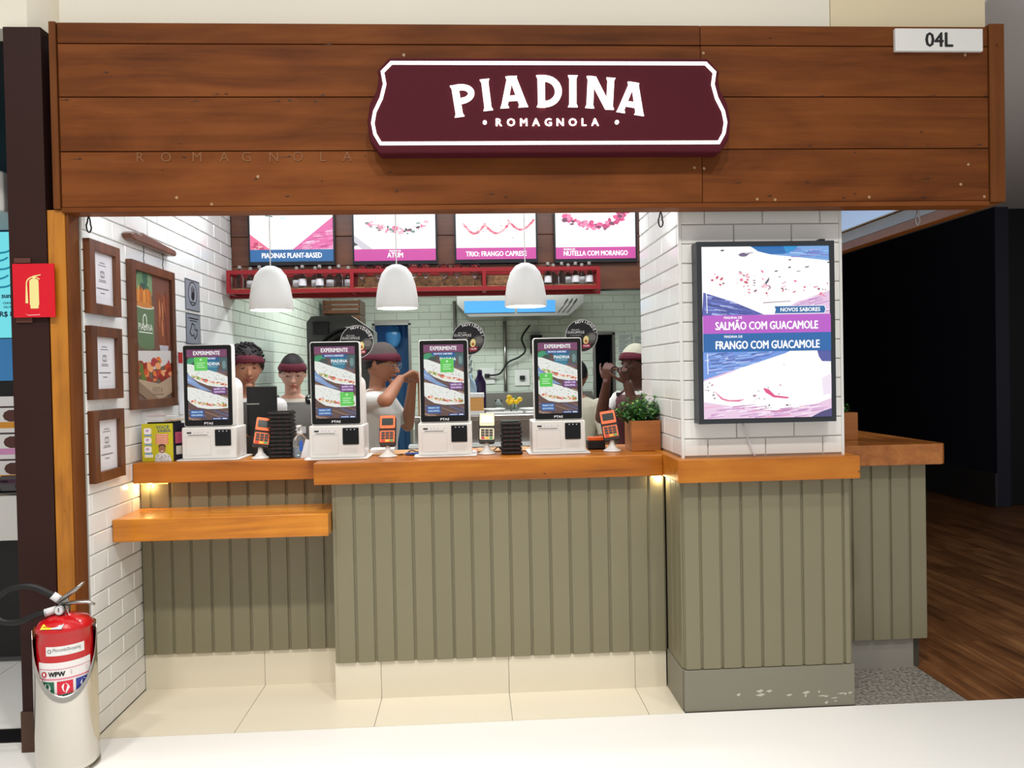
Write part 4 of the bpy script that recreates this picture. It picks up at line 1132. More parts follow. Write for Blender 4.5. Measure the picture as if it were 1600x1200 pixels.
# ------------------------------------------------------------------ pictures on the left wall (local -Y faces the room)
def framed(name, y0, y1, z0, z1, label, fw, depth, group=None):
    t = thing(name, label, 'picture frame', (-1.640, y0, z0), PI/2, group)
    w, h = y1-y0, z1-z0
    MB().box(.004, w-.004, -.012, -.001, .004, h-.004).build('backing', M_LABEL, t)
    for q in ((0, fw, 0, h), (w-fw, w, 0, h), (fw, w-fw, 0, fw), (fw, w-fw, h-fw, h)):
        MB().box(q[0], q[1], -depth, 0, q[2], q[3]).build('frame', M_FRAME, t, bevel=.002)
    return t, w, h
for i, (z0, z1, lab) in enumerate(((1.83, 2.15, 'top wooden certificate frame on the left tiled wall'), (1.457, 1.777, 'middle wooden certificate frame on the left tiled wall'), (1.096, 1.410, 'lowest wooden certificate frame on the left tiled wall'))):
    t, w, h = framed('certificate_frame', 3.378, 3.664, z0, z1, lab, .046, .03, 'framed certificates on the left wall')
    p = Print(w-.088, h-.088)
    pw, ph = w-.088, h-.088
    p.rect(0, 0, pw, ph, (226, 226, 232))
    c = pw/2
    p.ell(c, ph*.64, .040, .045, (200, 200, 206), n=20).ell(c, ph*.64, .038, .043, (226, 226, 232), n=20)
    p.rr(c-.020, ph*.52, c+.020, ph*.66, .008, (150, 146, 152)).ell(c-.008, ph*.59, .006, .008, (226, 226, 232)).ell(c+.008, ph*.59, .006, .008, (226, 226, 232))
    for zz, ww, th in ((.80, .05, .004), (.75, .07, .004), (.47, .06, .004), (.44, .07, .004), (.30, .11, .006), (.22, .04, .005)):
        p.rect(c-ww/2, ph*zz, c+ww/2, ph*zz+th, (120, 118, 124))
    p.rect(.0, ph*.14, pw, ph*.143, (180, 180, 186))
    p.build('certificate_print', M_INKPRINT, t, (.044, -.0128, .044))
t, w, h = framed('poster_frame', 3.786, 4.325, 1.395, 2.122, 'large framed food poster with green cup hung on the left wall', .045, .03)
pw, ph = w-.084, h-.084
p = Print(pw, ph); random.seed(31)
p.rect(0, 0, pw, ph, (112, 92, 78)).rect(0, .72*ph, pw, ph, (74, 112, 84))
for k in range(26): p.ell(random.uniform(0, .5*pw), random.uniform(.8*ph, ph), .03, .05, random.choice([(60, 100, 80), (96, 136, 96), (120, 150, 110), (54, 84, 76)]), rot=random.uniform(0, 3), jit=.3)
p.poly([(.5*pw, .4*ph), (pw, .4*ph), (pw, ph), (.5*pw, ph)], (116, 76, 62))
for k in range(14): p.poly([(.02*pw+k*.033*pw, .76*ph), (.05*pw+k*.033*pw, .76*ph), (.07*pw+k*.03*pw, (.84+.05*random.random())*ph), (.04*pw+k*.03*pw, (.85+.05*random.random())*ph)], random.choice([(222, 150, 70), (206, 128, 56), (190, 110, 50)]))
p.poly([(.01*pw, .74*ph), (.54*pw, .73*ph), (.52*pw, .41*ph), (.36*pw, .39*ph), (.14*pw, .41*ph), (.05*pw, .47*ph)], (96, 118, 84)).ell(.275*pw, .735*ph, .265*pw, .022*ph, (214, 214, 204), n=18).ell(.275*pw, .742*ph, .24*pw, .02*ph, (196, 126, 60), n=18)
p.text('PIADINA', .30*pw, .545*ph, .034, (236, 238, 230), width=.37*pw, bold=.0).rect(.12*pw, .525*ph, .48*pw, .532*ph, (236, 238, 230)).ell(.28*pw, .62*ph, .026, .036, (220, 226, 214)).ell(.28*pw, .62*ph, .018, .027, (96, 118, 84))
p.poly([(.60*pw, .86*ph), (.97*pw, .86*ph), (.93*pw, .42*ph), (.66*pw, .42*ph)], (128, 68, 44)).poly([(.66*pw, .44*ph), (.93*pw, .44*ph), (.90*pw, .36*ph), (.70*pw, .36*ph)], (182, 178, 186))
for k in range(10): p.ell(random.uniform(.64*pw, .92*pw), random.uniform(.5*ph, .84*ph), .01, .05, random.choice([(160, 92, 56), (104, 50, 34), (190, 120, 76)]), rot=.1)
p.poly([(0, .38*ph), (pw, .40*ph), (pw, .30*ph), (.5*pw, .24*ph), (0, .30*ph)], (206, 202, 198))
for k in range(40): p.ell(random.uniform(0, pw), random.uniform(.14*ph, .31*ph), random.uniform(.015, .05), random.uniform(.01, .026), random.choice([(196, 74, 36), (220, 120, 60), (150, 44, 34), (90, 112, 48), (230, 160, 110), (170, 60, 60)]), rot=random.uniform(-.3, .3), jit=.25)
p.poly([(0, .17*ph), (.62*pw, .125*ph), (pw, .19*ph), (pw, .05*ph), (.7*pw, -.0*ph), (.3*pw, 0)], (176, 152, 128)).poly([(0, .17*ph), (.62*pw, .0*ph), (.3*pw, 0), (0, .08*ph)], (136, 112, 92))
p.text('FEITA', .58*pw, .055*ph, .026, (96, 80, 66), width=.28*pw, bold=0).rect(.42*pw, .035*ph, .74*pw, .042*ph, (96, 80, 66))
p.build('poster_print', M_INKPRINT, t, (.042, -.0128, .042))
# wooden hanger above the poster
t = thing('wooden_hanger', 'carved dark wooden hanger mounted on tiles above the framed poster', 'hanger', (-1.640, 3.745, 2.205), PI/2)
MB().prism([(0, .030), (.03, .046), (.10, .040), (.13, .058), (.20, .050), (.54, .036), (.565, .022), (.55, .004), (.52, .002), (.12, .006), (.05, .004), (.01, .012)], -.05, -.001, 'Y').build('bar', M_FRAME, t, bevel=.006)
for xx in (.20, .44):
    MB().tube([(xx, -.02, .004), (xx+.006, -.02, -.03), (xx-.004, -.02, -.06), (xx+.008, -.02, -.083)], .002, 5).build('chain', M_BLACK, t)
for i, (z0, z1, lab) in enumerate(((1.943, 2.126, 'grey notice with crossed out hand on the left wall'), (1.743, 1.923, 'grey notice with state map outline on the left wall'))):
    t = thing('wall_notice', lab, 'notice', (-1.639, 4.545, z0), PI/2)
    MB().box(0, .23, -.004, 0, 0, z1-z0).build('plate', mat('grey_notice', (138, 142, 152), .4), t)
    p = Print(.23, z1-z0); K = (30, 30, 34)
    for q in ((0, 0, .23, .004), (0, .176, .23, .18), (0, 0, .004, .18), (.226, 0, .23, .18)): p.rect(*q, K)
    if i == 0:
        p.ell(.115, .10, .072, .072, K, n=24).ell(.115, .10, .064, .064, (150, 154, 164), n=24)
        p.ell(.115, .085, .028, .026, K, n=10)
        for k in range(5): p.poly([(.092+k*.011, .09), (.100+k*.011, .09), (.098+k*.014-.006, .150-abs(k-2)*.008), (.090+k*.014-.006, .150-abs(k-2)*.008)], K)
        p.rect(.07, .045, .16, .052, K)
    else:
        p.rect(.03, .150, .20, .157, K).rect(.05, .137, .18, .142, K)
        ring = [(.05, .07), (.08, .10), (.09, .125), (.13, .115), (.14, .09), (.18, .085), (.16, .05), (.13, .03), (.12, .06), (.09, .05)]
        for a, b in zip(ring, ring[1:]+ring[:1]):
            d = Vector((b[0]-a[0], b[1]-a[1])).normalized()*.004; nrm = (-d.y, d.x)
            p.poly([(a[0]-nrm[0], a[1]-nrm[1]), (b[0]-nrm[0], b[1]-nrm[1]), (b[0]+nrm[0], b[1]+nrm[1]), (a[0]+nrm[0], a[1]+nrm[1])], K)
    p.build('notice_print', M_INKPRINT, t, (0, -.0046, 0))
t = thing('red_notice', 'small red and white notice beside the leftmost kiosk top', 'notice', (-1.639, 4.41, 1.34), PI/2)
MB().box(0, .085, -.003, 0, 0, .355).build('sheet', M_LABEL, t)
MB().box(0, .072, -.005, -.003, .29, .35).build('red_panel', mat('notice_red', (176, 40, 40), .5), t)

# ------------------------------------------------------------------ menu screens
def menu(x0, x1, z0, z1, kind, label):
    t = thing('menu_screen', label, 'screen', (x0, 5.41, z0), 0, 'menu screens on the wooden bulkhead')
    W, H = x1-x0, z1-z0
    MB().box(0, W, 0, .035, 0, H).build('housing', M_BLACK, t)
    for q in ((0, .012, 0, H), (W-.012, W, 0, H), (.012, W-.012, 0, .026), (.012, W-.012, H-.012, H)):
        MB().box(q[0], q[1], -.006, .001, q[2], q[3]).build('bezel', mat('dark_bezel', (22, 24, 32), .35), t)
    w, h = W-.024, H-.038
    p = Print(w, h); random.seed(40+kind)
    p.rect(0, 0, w, h, (255, 255, 255))
    if kind == 0:
        p.poly([(w, .22*h), (w, .78*h), (.50*w, .2*h)], (226, 100, 165)).poly([(0, .48*h), (0, .2*h), (.25*w, .2*h)], (236, 110, 150))
        for k in range(60):
            x = random.uniform(.55*w, w); y = random.uniform(.2*h, .2*h+(x-.5*w)/w*1.1*h*.95)
            p.poly([(x, y), (x+.05, y+.006), (x+.05, y+.009), (x, y+.003)], random.choice([(255, 230, 245), (180, 50, 120), (250, 170, 210)]))
        for k in range(12):
            x = random.uniform(0, .12*w); p.rect(x, random.uniform(.2*h, .36*h), x+.03, random.uniform(.2*h, .36*h), random.choice([(250, 190, 190), (200, 60, 110)]))
        p.ell(.22*w, .80*h, .02, .005, (90, 150, 160)).ell(.26*w, .79*h, .012, .004, (40, 70, 80)).ell(.40*w, .76*h, .02, .006, (200, 235, 240))
        p.rect(0, 0, w, .21*h, (16, 98, 160)); p.text('PIADINAS PLANT-BASED', .5*w, .065*h, .085*h, (255, 255, 255), width=.72*w, bold=.014)
    else:
        if kind == 1:
            p.poly([(0, .45*h), (.23*w, .2*h), (.10*w, .2*h), (0, .32*h)], (210, 205, 215)).poly([(0, .33*h), (.05*w, .28*h), (0, .26*h)], (70, 70, 80))
            p.ell(.86*w, .97*h, .14*w, .12*h, (20, 160, 185), n=14, jit=.06)
            for k in range(60):
                t_ = random.uniform(-1, 1); x = .53*w+t_*.37*w; y = (.52+.16*t_*t_)*h+random.gauss(0, .03)*h
                p.ell(x, y, .012*random.uniform(.3, 1.6), .010*random.uniform(.3, 1.3), random.choice([(236, 110, 150), (240, 150, 175), (110, 150, 140), (60, 60, 70), (250, 190, 205)]), jit=.3, n=6)
            p.text('PIADINA DE', .5*w, .165*h, .03*h, (255, 255, 255), width=.14*w); tx, tw = 'ATUM', .19
        if kind == 2:
            p.ell(.61*w, .97*h, .145*w, .10*h, (24, 166, 210), n=14).ell(.27*w, .96*h, .07*w, .04*h, (226, 150, 180)).ell(.27*w, .88*h, .10*w, .03*h, (120, 120, 160), jit=.2).poly([(.78*w, h), (w, h), (w, .88*h)], (200, 180, 230))
            for s0, s1 in ((.1, .36), (.36, .66), (.66, .97)):
                for k in range(14):
                    q = k/13; x = (s0+(s1-s0)*q)*w; y = (.62-.16*math.sin(PI*q)+.06*(s0 > .5))*h
                    p.ell(x, y, .014, .006+.004*random.random(), random.choice([(236, 130, 150), (226, 90, 120), (245, 180, 190)]), rot=(q-.5)*1.2, n=7, jit=.2)
            for k in range(26): p.ell(random.uniform(.2, .8)*w, random.uniform(.3, .7)*h, .006, .003, random.choice([(130, 160, 150), (200, 200, 205), (240, 180, 190)]), n=5)
            tx, tw = 'TRIO: FRANGO CAPRESE', .76
        if kind == 3:
            for k in range(90):
                t_ = random.uniform(-1, 1); x = .51*w+t_*.40*w; y = (.58+.17*t_*t_+.05*(t_ > .6))*h+random.gauss(0, .035)*h
                p.ell(x, y, .020*random.uniform(.4, 1.3), .015*random.uniform(.4, 1.2), random.choice([(226, 60, 130), (240, 90, 150), (200, 60, 120), (120, 50, 90), (250, 140, 180)]), jit=.3, n=7)
            p.poly([(0, h), (.1*w, h), (0, .94*h)], (190, 170, 220)).ell(.64*w, .89*h, .008, .006, (90, 80, 90))
            p.text('PIADINA DE', .10*w, .158*h, .03*h, (255, 255, 255), 'l', width=.14*w); tx, tw = 'NUTELLA COM MORANGO', .80
        p.rect(0, 0, w, .205*h, (206, 66, 160))
        if kind == 1: p.text('PIADINA DE', .5*w, .155*h, .03*h, (255, 255, 255), width=.14*w)
        if kind == 3: p.text('PIADINA DE', .10*w, .155*h, .03*h, (255, 255, 255), 'l', width=.14*w)
        p.text(tx, .5*w, .055*h, .085*h, (255, 255, 255), width=tw*w, bold=.014)
    p.build('menu_print', M_MENU, t, (.012, -.003, .026))
menu(-1.512, -0.920, 2.312, 2.745, 0, 'menu screen with blue strip reading PLANT-BASED, leftmost of four')
menu(-0.800, -0.212, 2.310, 2.745, 1, 'menu screen with pink strip reading ATUM')
menu(-0.092, 0.492, 2.312, 2.745, 2, 'menu screen with pink strip reading TRIO FRANGO CAPRESE')
menu(0.608, 1.200, 2.308, 2.745, 3, 'menu screen with pink strawberry picture, rightmost of four')

# red rack with bottles and glasses
rk = thing('bottle_rack', 'long red metal rack with wooden base hung under the menu screens', 'rack', (0, 0, 0))
Y0, Y1 = 5.20, 5.38
for y in (Y0, Y1):
    MB().box(-1.60, .895, y-.012, y+.012, 2.226, 2.252).build('rail', M_REDMET, rk)
    MB().box(-1.60, .895, y-.012, y+.012, 2.098, 2.124).build('rail', M_REDMET, rk)
for x in (-1.60, -0.79, 0.095, 0.871):
    for y in (Y0, Y1):
        MB().box(x, x+.024, y-.012, y+.012, 2.124, 2.226).build('upright', M_REDMET, rk)
    for z in (2.098, 2.226):
        MB().box(x, x+.024, Y0+.012, Y1-.012, z, z+.026).build('crossbar', M_REDMET, rk)
MB().box(-1.575, .87, Y0+.013, Y1-.013, 2.112, 2.134).build('wooden_base', M_CORK, rk)
MB().box(-1.64, .93, 5.39, 5.44, 2.085, 2.125).build('wall_rail', M_REDMET, rk)
for a, b in ((-.76, .09), (.13, .52)):
    MB().box(a, b, Y1-.05, Y1-.03, 2.135, 2.215).build('cork_panel', M_CORK, rk)
def bottle_mesh():
    return MB().lathe([(.024, 0), (.026, .004), (.026, .070), (.021, .088), (.011, .100), (.011, .125), (.013, .127), (.013, .135)], (0, 0, 0), 14).mesh('glass', M_GLASS)
bmesh_ = bottle_mesh()
lmesh = MB().lathe([(.0266, .016), (.0266, .062)], (0, 0, 0), 14)
lmesh.f = lmesh.f[:14]; lmesh.m = lmesh.m[:14]; lmesh.sm = lmesh.sm[:14]
lmesh = lmesh.mesh('label', M_LABEL)
smesh = MB().lathe([(.009, .130), (.012, .137), (.012, .152), (.008, .156)], (0, 0, 0), 10).mesh('stopper', mat('stopper_grey', (150, 146, 140), .5))
def bottle(x, y, lab, grp, labelled):
    t = thing('glass_bottle', lab, 'bottle', (x, y, 2.1345), random.uniform(-.5, .5), grp)
    for nm, me in (('glass', bmesh_), ('stopper', smesh))+((('label', lmesh),) if labelled else ()):
        o = bpy.data.objects.new(nm, me); COL.objects.link(o); o.parent = t
NTH = ('leftmost',)+ORD[1:]
for i, (px, lb_) in enumerate(((-1.530, 0), (-1.480, 1), (-1.40, 0), (-1.17, 1), (-1.115, 1), (-1.045, 1), (-1.0, 1), (-.945, 1), (-.872, 0), (-.82, 1))):
    bottle(px, (5.25, 5.325)[i % 2], NTH[i]+' small glass bottle from the left in the red rack left bay' if i else 'leftmost small glass bottle in the red rack left bay', 'bottles in the left bay of the red rack', lb_)
for i, (px, lb_) in enumerate(((.545, 1), (.59, 0), (.640, 0), (.695, 1), (.735, 1), (.79, 1), (.83, 1))):
    bottle(px, (5.25, 5.325)[i % 2], NTH[i]+' small glass bottle from the left in the red rack right bay' if i else 'leftmost small glass bottle in the red rack right bay', 'bottles in the right bay of the red rack', lb_)
gm_ = MB().lathe([(.030, 0), (.030, .002), (.004, .006), (.0035, .055), (.014, .066), (.030, .085), (.036, .110), (.033, .140), (.030, .152), (.029, .152), (.034, .110), (.028, .087), (.002, .070)], (0, 0, 0), 16).mesh('wine_glass', M_GLASS)
for i, px in enumerate((-.72, -.61, -.37, -.29, -.165, -.075, .045)):
    o = bpy.data.objects.new('wine_glass', gm_); COL.objects.link(o); o.location = (px, 5.27+random.uniform(-.02, .02), 2.1345)
    tag(o, (NTH[i]+' clear stemmed glass from the left in the red rack' if i else 'leftmost clear stemmed glass in the red rack'), 'glass', 'stemmed glasses on the red rack')

# ------------------------------------------------------------------ pendant lamps
def pendant(x, label):
    y = 3.92
    t = thing('pendant_lamp', label, 'lamp', (x, y, 1.875), 0, 'white pendant lamps over the counter')
    prof = [(.106, 0), (.108, .004), (.104, .06), (.094, .12), (.076, .175), (.050, .208), (.022, .221), (.0, .224)]
    ins = [(r-.004 if r > .01 else 0, z-.003 if z > .01 else z) for r, z in reversed(prof)]
    MB().lathe(prof+ins, (0, 0, 0), 36, caps=False).build('shade', M_PENDANT, t)
    MB().lathe([(.0, .006), (.101, .007), (.101, .003), (0, .002)], (0, 0, 0), 28).build('diffuser', M_LAMP, t)
    MB().tube([(0, 0, .222), (0, 0, 1.07)], .003, 6).build('cord', M_WHITE, t)
    MB().lathe([(.045, 1.055), (.045, 1.073), (0.0, 1.074)], (0, 0, 0), 18).build('ceiling_rose', M_WHITE, t)
    light('pendant_bulb', 'SPOT', (x, y, 1.868), 9, (1, .95, .86), .05, target=(x, y, 0), spot=2.5)
pendant(-0.990, 'leftmost of the three white dome pendant lamps')
pendant(-0.362, 'middle one of the three white dome pendant lamps')
pendant(0.290, 'rightmost of the three white dome pendant lamps')

# ------------------------------------------------------------------ kitchen
hd = thing('extractor_hood', 'grey steel extractor hood with glowing blue film panels over the kitchen', 'hood', (0, 0, 0))
MB().prism([(-.13, 2.43), (1.27, 2.43), (1.27, 2.30), (1.10, 2.16), (0.0, 2.16), (-.13, 2.30)], 8.45, 9.15, 'Y').build('canopy', M_STEEL, hd)
MB().box(-.05, .50, 8.43, 8.452, 2.20, 2.33).build('blue_panel', M_BLUEFILM, hd)
MB().box(.53, .95, 8.43, 8.452, 2.20, 2.33).build('blue_panel', M_BLUEFILM, hd)
for k in range(3):
    MB().tube([(.98+.05*k, 8.42, 2.20), (1.09+.05*k, 8.42, 2.34)], .008, 6).build('rail_bar', M_CHROME, hd)
MB().box(.2, .75, 8.43, 9.0, 2.43, 2.94).build('duct', M_STEEL, hd)
for x, w_ in ((-.17, .05), (.42, .06)):
    tag(MB().tube([(x, 9.16, 1.32), (x, 9.16, 2.15 if x > 0 else 2.40)], .022, 10).build('conduit_pipe', M_STEEL), 'grey conduit pipe on the back wall %s' % ('under the hood' if x > 0 else 'right of the doorway'), 'pipe')
bk = thing('steel_bench', 'stainless steel bench with raised back against the kitchen wall', 'bench', (0, 0, 0))
MB().box(-.55, 1.45, 8.55, 9.15, .86, .90).build('worktop', M_STEEL, bk)
MB().box(-.55, 1.45, 9.08, 9.18, .90, 1.30).build('splashback', M_STEEL, bk)
for x in (-.5, 1.4):
    for y in (8.6, 9.1): MB().tube([(x, y, 0), (x, y, .86)], .02, 8).build('leg', M_STEEL, bk)
for x, z, lab in ((.20, 1.50, 'white wall socket with plugged black cable on the back wall'), (.62, 1.47, 'white double wall socket on the back wall behind the rightmost kiosk')):
    t = thing('wall_socket', lab, 'socket', (x, 9.19, z))
    MB().box(-.09, .09, -.012, 0, -.09, .10).build('plate', M_WHITEP, t, bevel=.003)
    MB().box(-.03, .03, -.05, -.012, -.02, .03).build('plug', M_RUBBER, t)
tag(MB().tube(path([(.22, 9.12, 1.51), (.35, 9.10, 1.53), (.45, 9.10, 1.66), (.58, 9.10, 1.72), (.66, 9.12, 1.80), (.62, 9.12, 1.95), (.72, 9.12, 2.1)]), .012, 6).build('cable', M_RUBBER), 'thick black cable looping over the kitchen back wall', 'cable')
tag(MB().box(.72, .86, 9.08, 9.19, 1.76, 1.98).build('junction_box', M_BLACK, bevel=.01), 'black junction box on the back wall', 'box')
pr = thing('prep_counter', 'stainless steel prep counter crowded with plates in the kitchen', 'counter', (0, 0, 0))
MB().box(-.42, .98, 5.75, 6.45, .12, 1.185).build('cabinet', M_STEEL, pr)
MB().box(-.46, 1.02, 5.70, 6.50, 1.185, 1.225).build('top', M_STEEL, pr, bevel=.006)
MB().box(-.46, 1.0, 5.62, 5.75, 1.0, 1.02).build('shelf', M_WHITEP, pr)
for x in (-.38, .92):
    for y in (5.8, 6.4): MB().tube([(x, y, 0), (x, y, .12)], .02, 8).build('leg', M_STEEL, pr)
def on_prep(o, lab, cat): return tag(o, lab, cat)
t = thing('ingredient_tub', 'clear tub of golden crumbs on the steel prep counter', 'tub', (.02, 5.85, 1.2255))
MB().box(-.08, .08, -.06, .06, 0, .03).build('base', M_WHITE, t); MB().box(-.077, .077, -.057, .057, .03, .13).build('crumbs', mat('crumbs', (200, 146, 82), .8, vary=.2, bump=.6), t); MB().box(-.082, .082, -.062, .062, .13, .165).build('lid', M_WHITE, t, bevel=.005)
t = thing('flower_vase', 'small vase of yellow flowers on the steel prep counter', 'flowers', (.33, 5.9, 1.2255))
MB().lathe([(.022, 0), (.03, .03), (.024, .06), (.028, .07)], (0, 0, 0), 12).build('vase', M_GLASS, t)
rf = random.Random(8)
for k in range(9):
    MB().ball((rf.uniform(-.045, .045), rf.uniform(-.03, .03), rf.uniform(.075, .125)), (.022, .02, .018), 8, 5).build('blossom', mat('yellow_petal', (238, 196, 20), .6), t)
for k in range(4): MB().tube([(0, 0, .03), (rf.uniform(-.05, .05), rf.uniform(-.03, .03), .13)], .003, 4).build('stem', mat('leaf_green', (70, 128, 52), .5), t)
for k, (x, y, lab) in enumerate(((.17, 5.95, 'white deep plate left of the yellow flowers'), (.47, 5.92, 'white deep plate right of the yellow flowers'))):
    tag(MB().lathe([(.05, 0), (.055, .005), (.10, .035), (.097, .038), (.05, .012), (0, .011)], (x, y, 1.2255), 20).build('plate', M_WHITE), lab, 'plate')
for k, (x, lab) in enumerate(((.25, 'long white tray at the front of the prep counter left side'), (.55, 'long white tray at the front of the prep counter right side'))):
    tag(MB().prism(rrect(x-.14, x+.14, 5.72, 5.80, .01), 1.2255, 1.245, 'Z').build('serving_tray', M_WHITE, bevel=.004), lab, 'tray')
t = thing('water_jug', 'white jug beside the rightmost kiosk on the prep counter', 'jug', (.60, 6.0, 1.2255))
MB().lathe([(.045, 0), (.05, .01), (.045, .12), (.035, .15), (.03, .19), (.033, .20)], (0, 0, 0), 14).build('body', M_WHITE, t)
MB().tube([(.035, 0, .16), (.075, 0, .15), (.075, 0, .07), (.042, 0, .05)], .007, 6).build('handle', M_WHITE, t)
t = thing('glass_tumbler', 'upturned clear tumbler beside the yellow flowers', 'glass', (.22, 6.1, 1.2255))
MB().lathe([(.04, 0), (.03, .10), (.0, .10)], (0, 0, 0), 14).build('cup', M_GLASS, t)
t = thing('squeeze_bottle', 'pale blue squeeze bottle behind the tub of crumbs', 'bottle', (.00, 6.05, 1.2255))
MB().lathe([(.045, 0), (.048, .01), (.048, .20), (.036, .25), (.012, .27), (.006, .31), (0, .311)], (0, 0, 0), 14).build('body', mat('pale_blue_plastic', (176, 206, 232), .3), t)
t = thing('purple_bottle', 'dark purple bottle behind the tub of crumbs', 'bottle', (.075, 6.15, 1.2255))
MB().lathe([(.045, 0), (.048, .01), (.048, .24), (.03, .28), (.02, .30), (.02, .34), (0, .345)], (0, 0, 0), 14).build('body', mat('purple_plastic', (52, 34, 74), .3), t)
t = thing('stacked_cups', 'column of clear plastic cups standing behind the third kiosk', 'cups', (-.02, 6.3, 1.2255))
for k in range(8): MB().lathe([(.030, .06*k), (.042, .06*k+.055), (.044, .06*k+.058)], (0, 0, 0), 12).build('cup', M_CLEAR, t)
t = thing('cardboard_box', 'brown cardboard box left of the third kiosk', 'box', (-.26, 5.95, 1.2255))
MB().box(-.14, .10, -.10, .14, 0, .26).build('carton', M_CARD, t, bevel=.003); MB().box(-.14, .10, -.14, -.10, .24, .262).build('flap', M_CARD, t)
t = thing('paper_pack', 'white paper wrapped pack in front of the cardboard box', 'pack', (-.17, 5.80, 1.2255))
MB().box(-.06, .09, -.05, .045, 0, .13).build('pack', M_LABEL, t, bevel=.008)
# wood crates and grey machine at the left of the kitchen
for k in range(4):
    t = thing('wooden_crate', ('lowest', 'second lowest', 'third lowest', 'topmost')[k]+' slatted wooden crate stacked at the kitchen corner', 'crate', (-1.25, 8.7, 1.72+k*.165), 0, 'slatted crates at the kitchen corner')
    for q in range(3): MB().box(-.34, .06, -.22, -.20, .008+q*.05, .046+q*.05).build('slat', M_FRAME, t)
    MB().box(-.34, .06, -.20, .22, 0, .010).build('base', M_FRAME, t)
    for x in (-.34, .04): MB().box(x, x+.02, -.2, .22, .01, .155).build('side', M_FRAME, t)
sh = thing('steel_shelving', 'steel shelf unit at the left rear of the kitchen', 'shelf', (0, 0, 0))
for x in (-1.60, -1.18):
    for y in (8.46, 8.95): MB().box(x, x+.025, y, y+.025, 0, 1.72).build('post', M_STEEL, sh)
for z in (.5, 1.0, 1.70): MB().box(-1.60, -1.155, 8.46, 8.975, z, z+.02).build('shelf_board', M_STEEL, sh)
mc = thing('dough_press', 'bulky grey kitchen machine with black curved hood behind the second kiosk', 'machine', (-1.045, 6.3, 0))
MB().box(-.25, .25, -.25, .25, 0.0, 1.30).build('stand', M_STEEL, mc)
MB().prism([(-.28, 1.30), (.26, 1.30), (.26, 1.90), (.08, 2.03), (-.24, 2.03), (-.28, 1.98)], .05, .30, 'Y').build('casing', mat('machine_grey', (92, 92, 90), .4), mc)
for k in range(4):
    pts = [(-.24+.46*q/10+.012*k, -.02-.05*k, 1.62+.30*math.sin(PI*(.10+.6*q/10))-.055*k) for q in range(11)]
    MB().tube(pts, .035, 8, flat=.5).build('curved_pan', mat('pan_black', (24, 24, 26), .25), mc)
MB().box(-.22, -.10, -.0, .05, 1.88, 1.98).build('control_panel', M_BLACK, mc)
t = thing('wall_papers', 'white papers pinned to the kitchen wall beside the narrow doorway', 'papers', (1.78, 9.19, 1.62))
for x, z, w_, h_ in ((0, 0, .17, .36), (.20, .02, .14, .32)):
    p = Print(w_, h_); p.rect(0, 0, w_, h_, (200, 206, 200))
    for k in range(14): p.rect(.015, h_-.03-k*.021, w_-.015-.03*(k % 3), h_-.022-k*.021, (120, 126, 130) if k < 7 else (86, 96, 130))
    p.build('paper_print', M_INKPRINT, t, (x, -.004, z))
# things seen through the doorway
t = thing('blue_curtain_strip', 'hanging blue plastic door strips in the back doorway', 'curtain', (-1.0, 9.6, 0))
for k in range(3): MB().box(.02+k*.085, .09+k*.085, 0, .006, .05+.02*k, 2.5).build('strip', mat('blue_strip', (50, 96, 140), .3), t)
t = thing('blue_bag', 'pale blue plastic bag hanging in the back doorway', 'bag', (-.93, 9.45, 1.93))
MB().ball((0, 0, .08), (.10, .06, .14), 12, 8).build('bag', mat('blue_bag', (80, 150, 215), .25), t)
MB().tube([(0, 0, .20), (0, 0, .57)], .006, 6).build('hanging_cord', M_STEEL, t)
t = thing('ceiling_lamp', 'round white ceiling lamp seen through the back doorway', 'lamp', (-.86, 10.3, 2.47))
MB().lathe([(.0, 0), (.17, .005), (.17, .028), (0, .03)], (0, 0, 0), 24).build('disc', M_LAMP, t)

# ------------------------------------------------------------------ fire extinguisher in its floor stand
ex = thing('extinguisher_stand', 'polished steel floor stand with scooped front on the white floor', 'stand', (-1.640, 3.150, 0))
b = MB(); seg = 48; R = .113
rows = 10
tops = []
for k in range(seg):
    a = 2*PI*k/seg                      # a = -90 deg is the front
    d = abs(((a+PI/2-.45+PI) % (2*PI))-PI)
    f_ = max(0.0, math.cos(min(d/1.5, 1)*PI/2))
    tops.append(.565-.245*f_**.75)
for j in range(rows+1):
    for k in range(seg):
        a = 2*PI*k/seg
        b.v.append((R*math.cos(a), R*math.sin(a), tops[k]*j/rows))
for j in range(rows):
    for k in range(seg):
        k2 = (k+1) % seg
        b.f.append([j*seg+k, j*seg+k2, (j+1)*seg+k2, (j+1)*seg+k]); b.m.append(0); b.sm.append(True)
o = b.build('shell', M_POLISHED, ex); s_ = o.modifiers.new('t', 'SOLIDIFY'); s_.thickness = .003
MB().lathe([(R-.003, 0.001), (R-.003, .006), (0, .006)], (0, 0, 0), 32).build('floor_plate', M_POLISHED, ex)
MB().lathe([(R+.003, 0.0), (R+.003, .012), (R, .014)], (0, 0, 0), 36, caps=False).build('rim', M_STEEL, ex)
fe = thing('fire_extinguisher', 'red fire extinguisher with black hose standing in the steel stand', 'fire extinguisher', (-1.640, 3.150, .008))
MB().lathe([(.096, 0), (.100, .01), (.100, .50), (.098, .545), (.103, .552), (.102, .562), (.085, .585), (.05, .60), (.022, .607), (.020, .625)], (0, 0, 0), 36).build('cylinder', M_RED, fe)
MB().lathe([(.022, .60), (.024, .635), (.018, .65), (.018, .665), (0, .666)], (0, 0, 0), 14).build('valve_body', M_CHROME, fe)
b = MB().tube([(-.015, -.01, .655), (.05, -.012, .700), (.085, -.012, .730)], [.016, .015, .008], 8, flat=.6)
b.build('carry_handle', M_CHROME, fe)
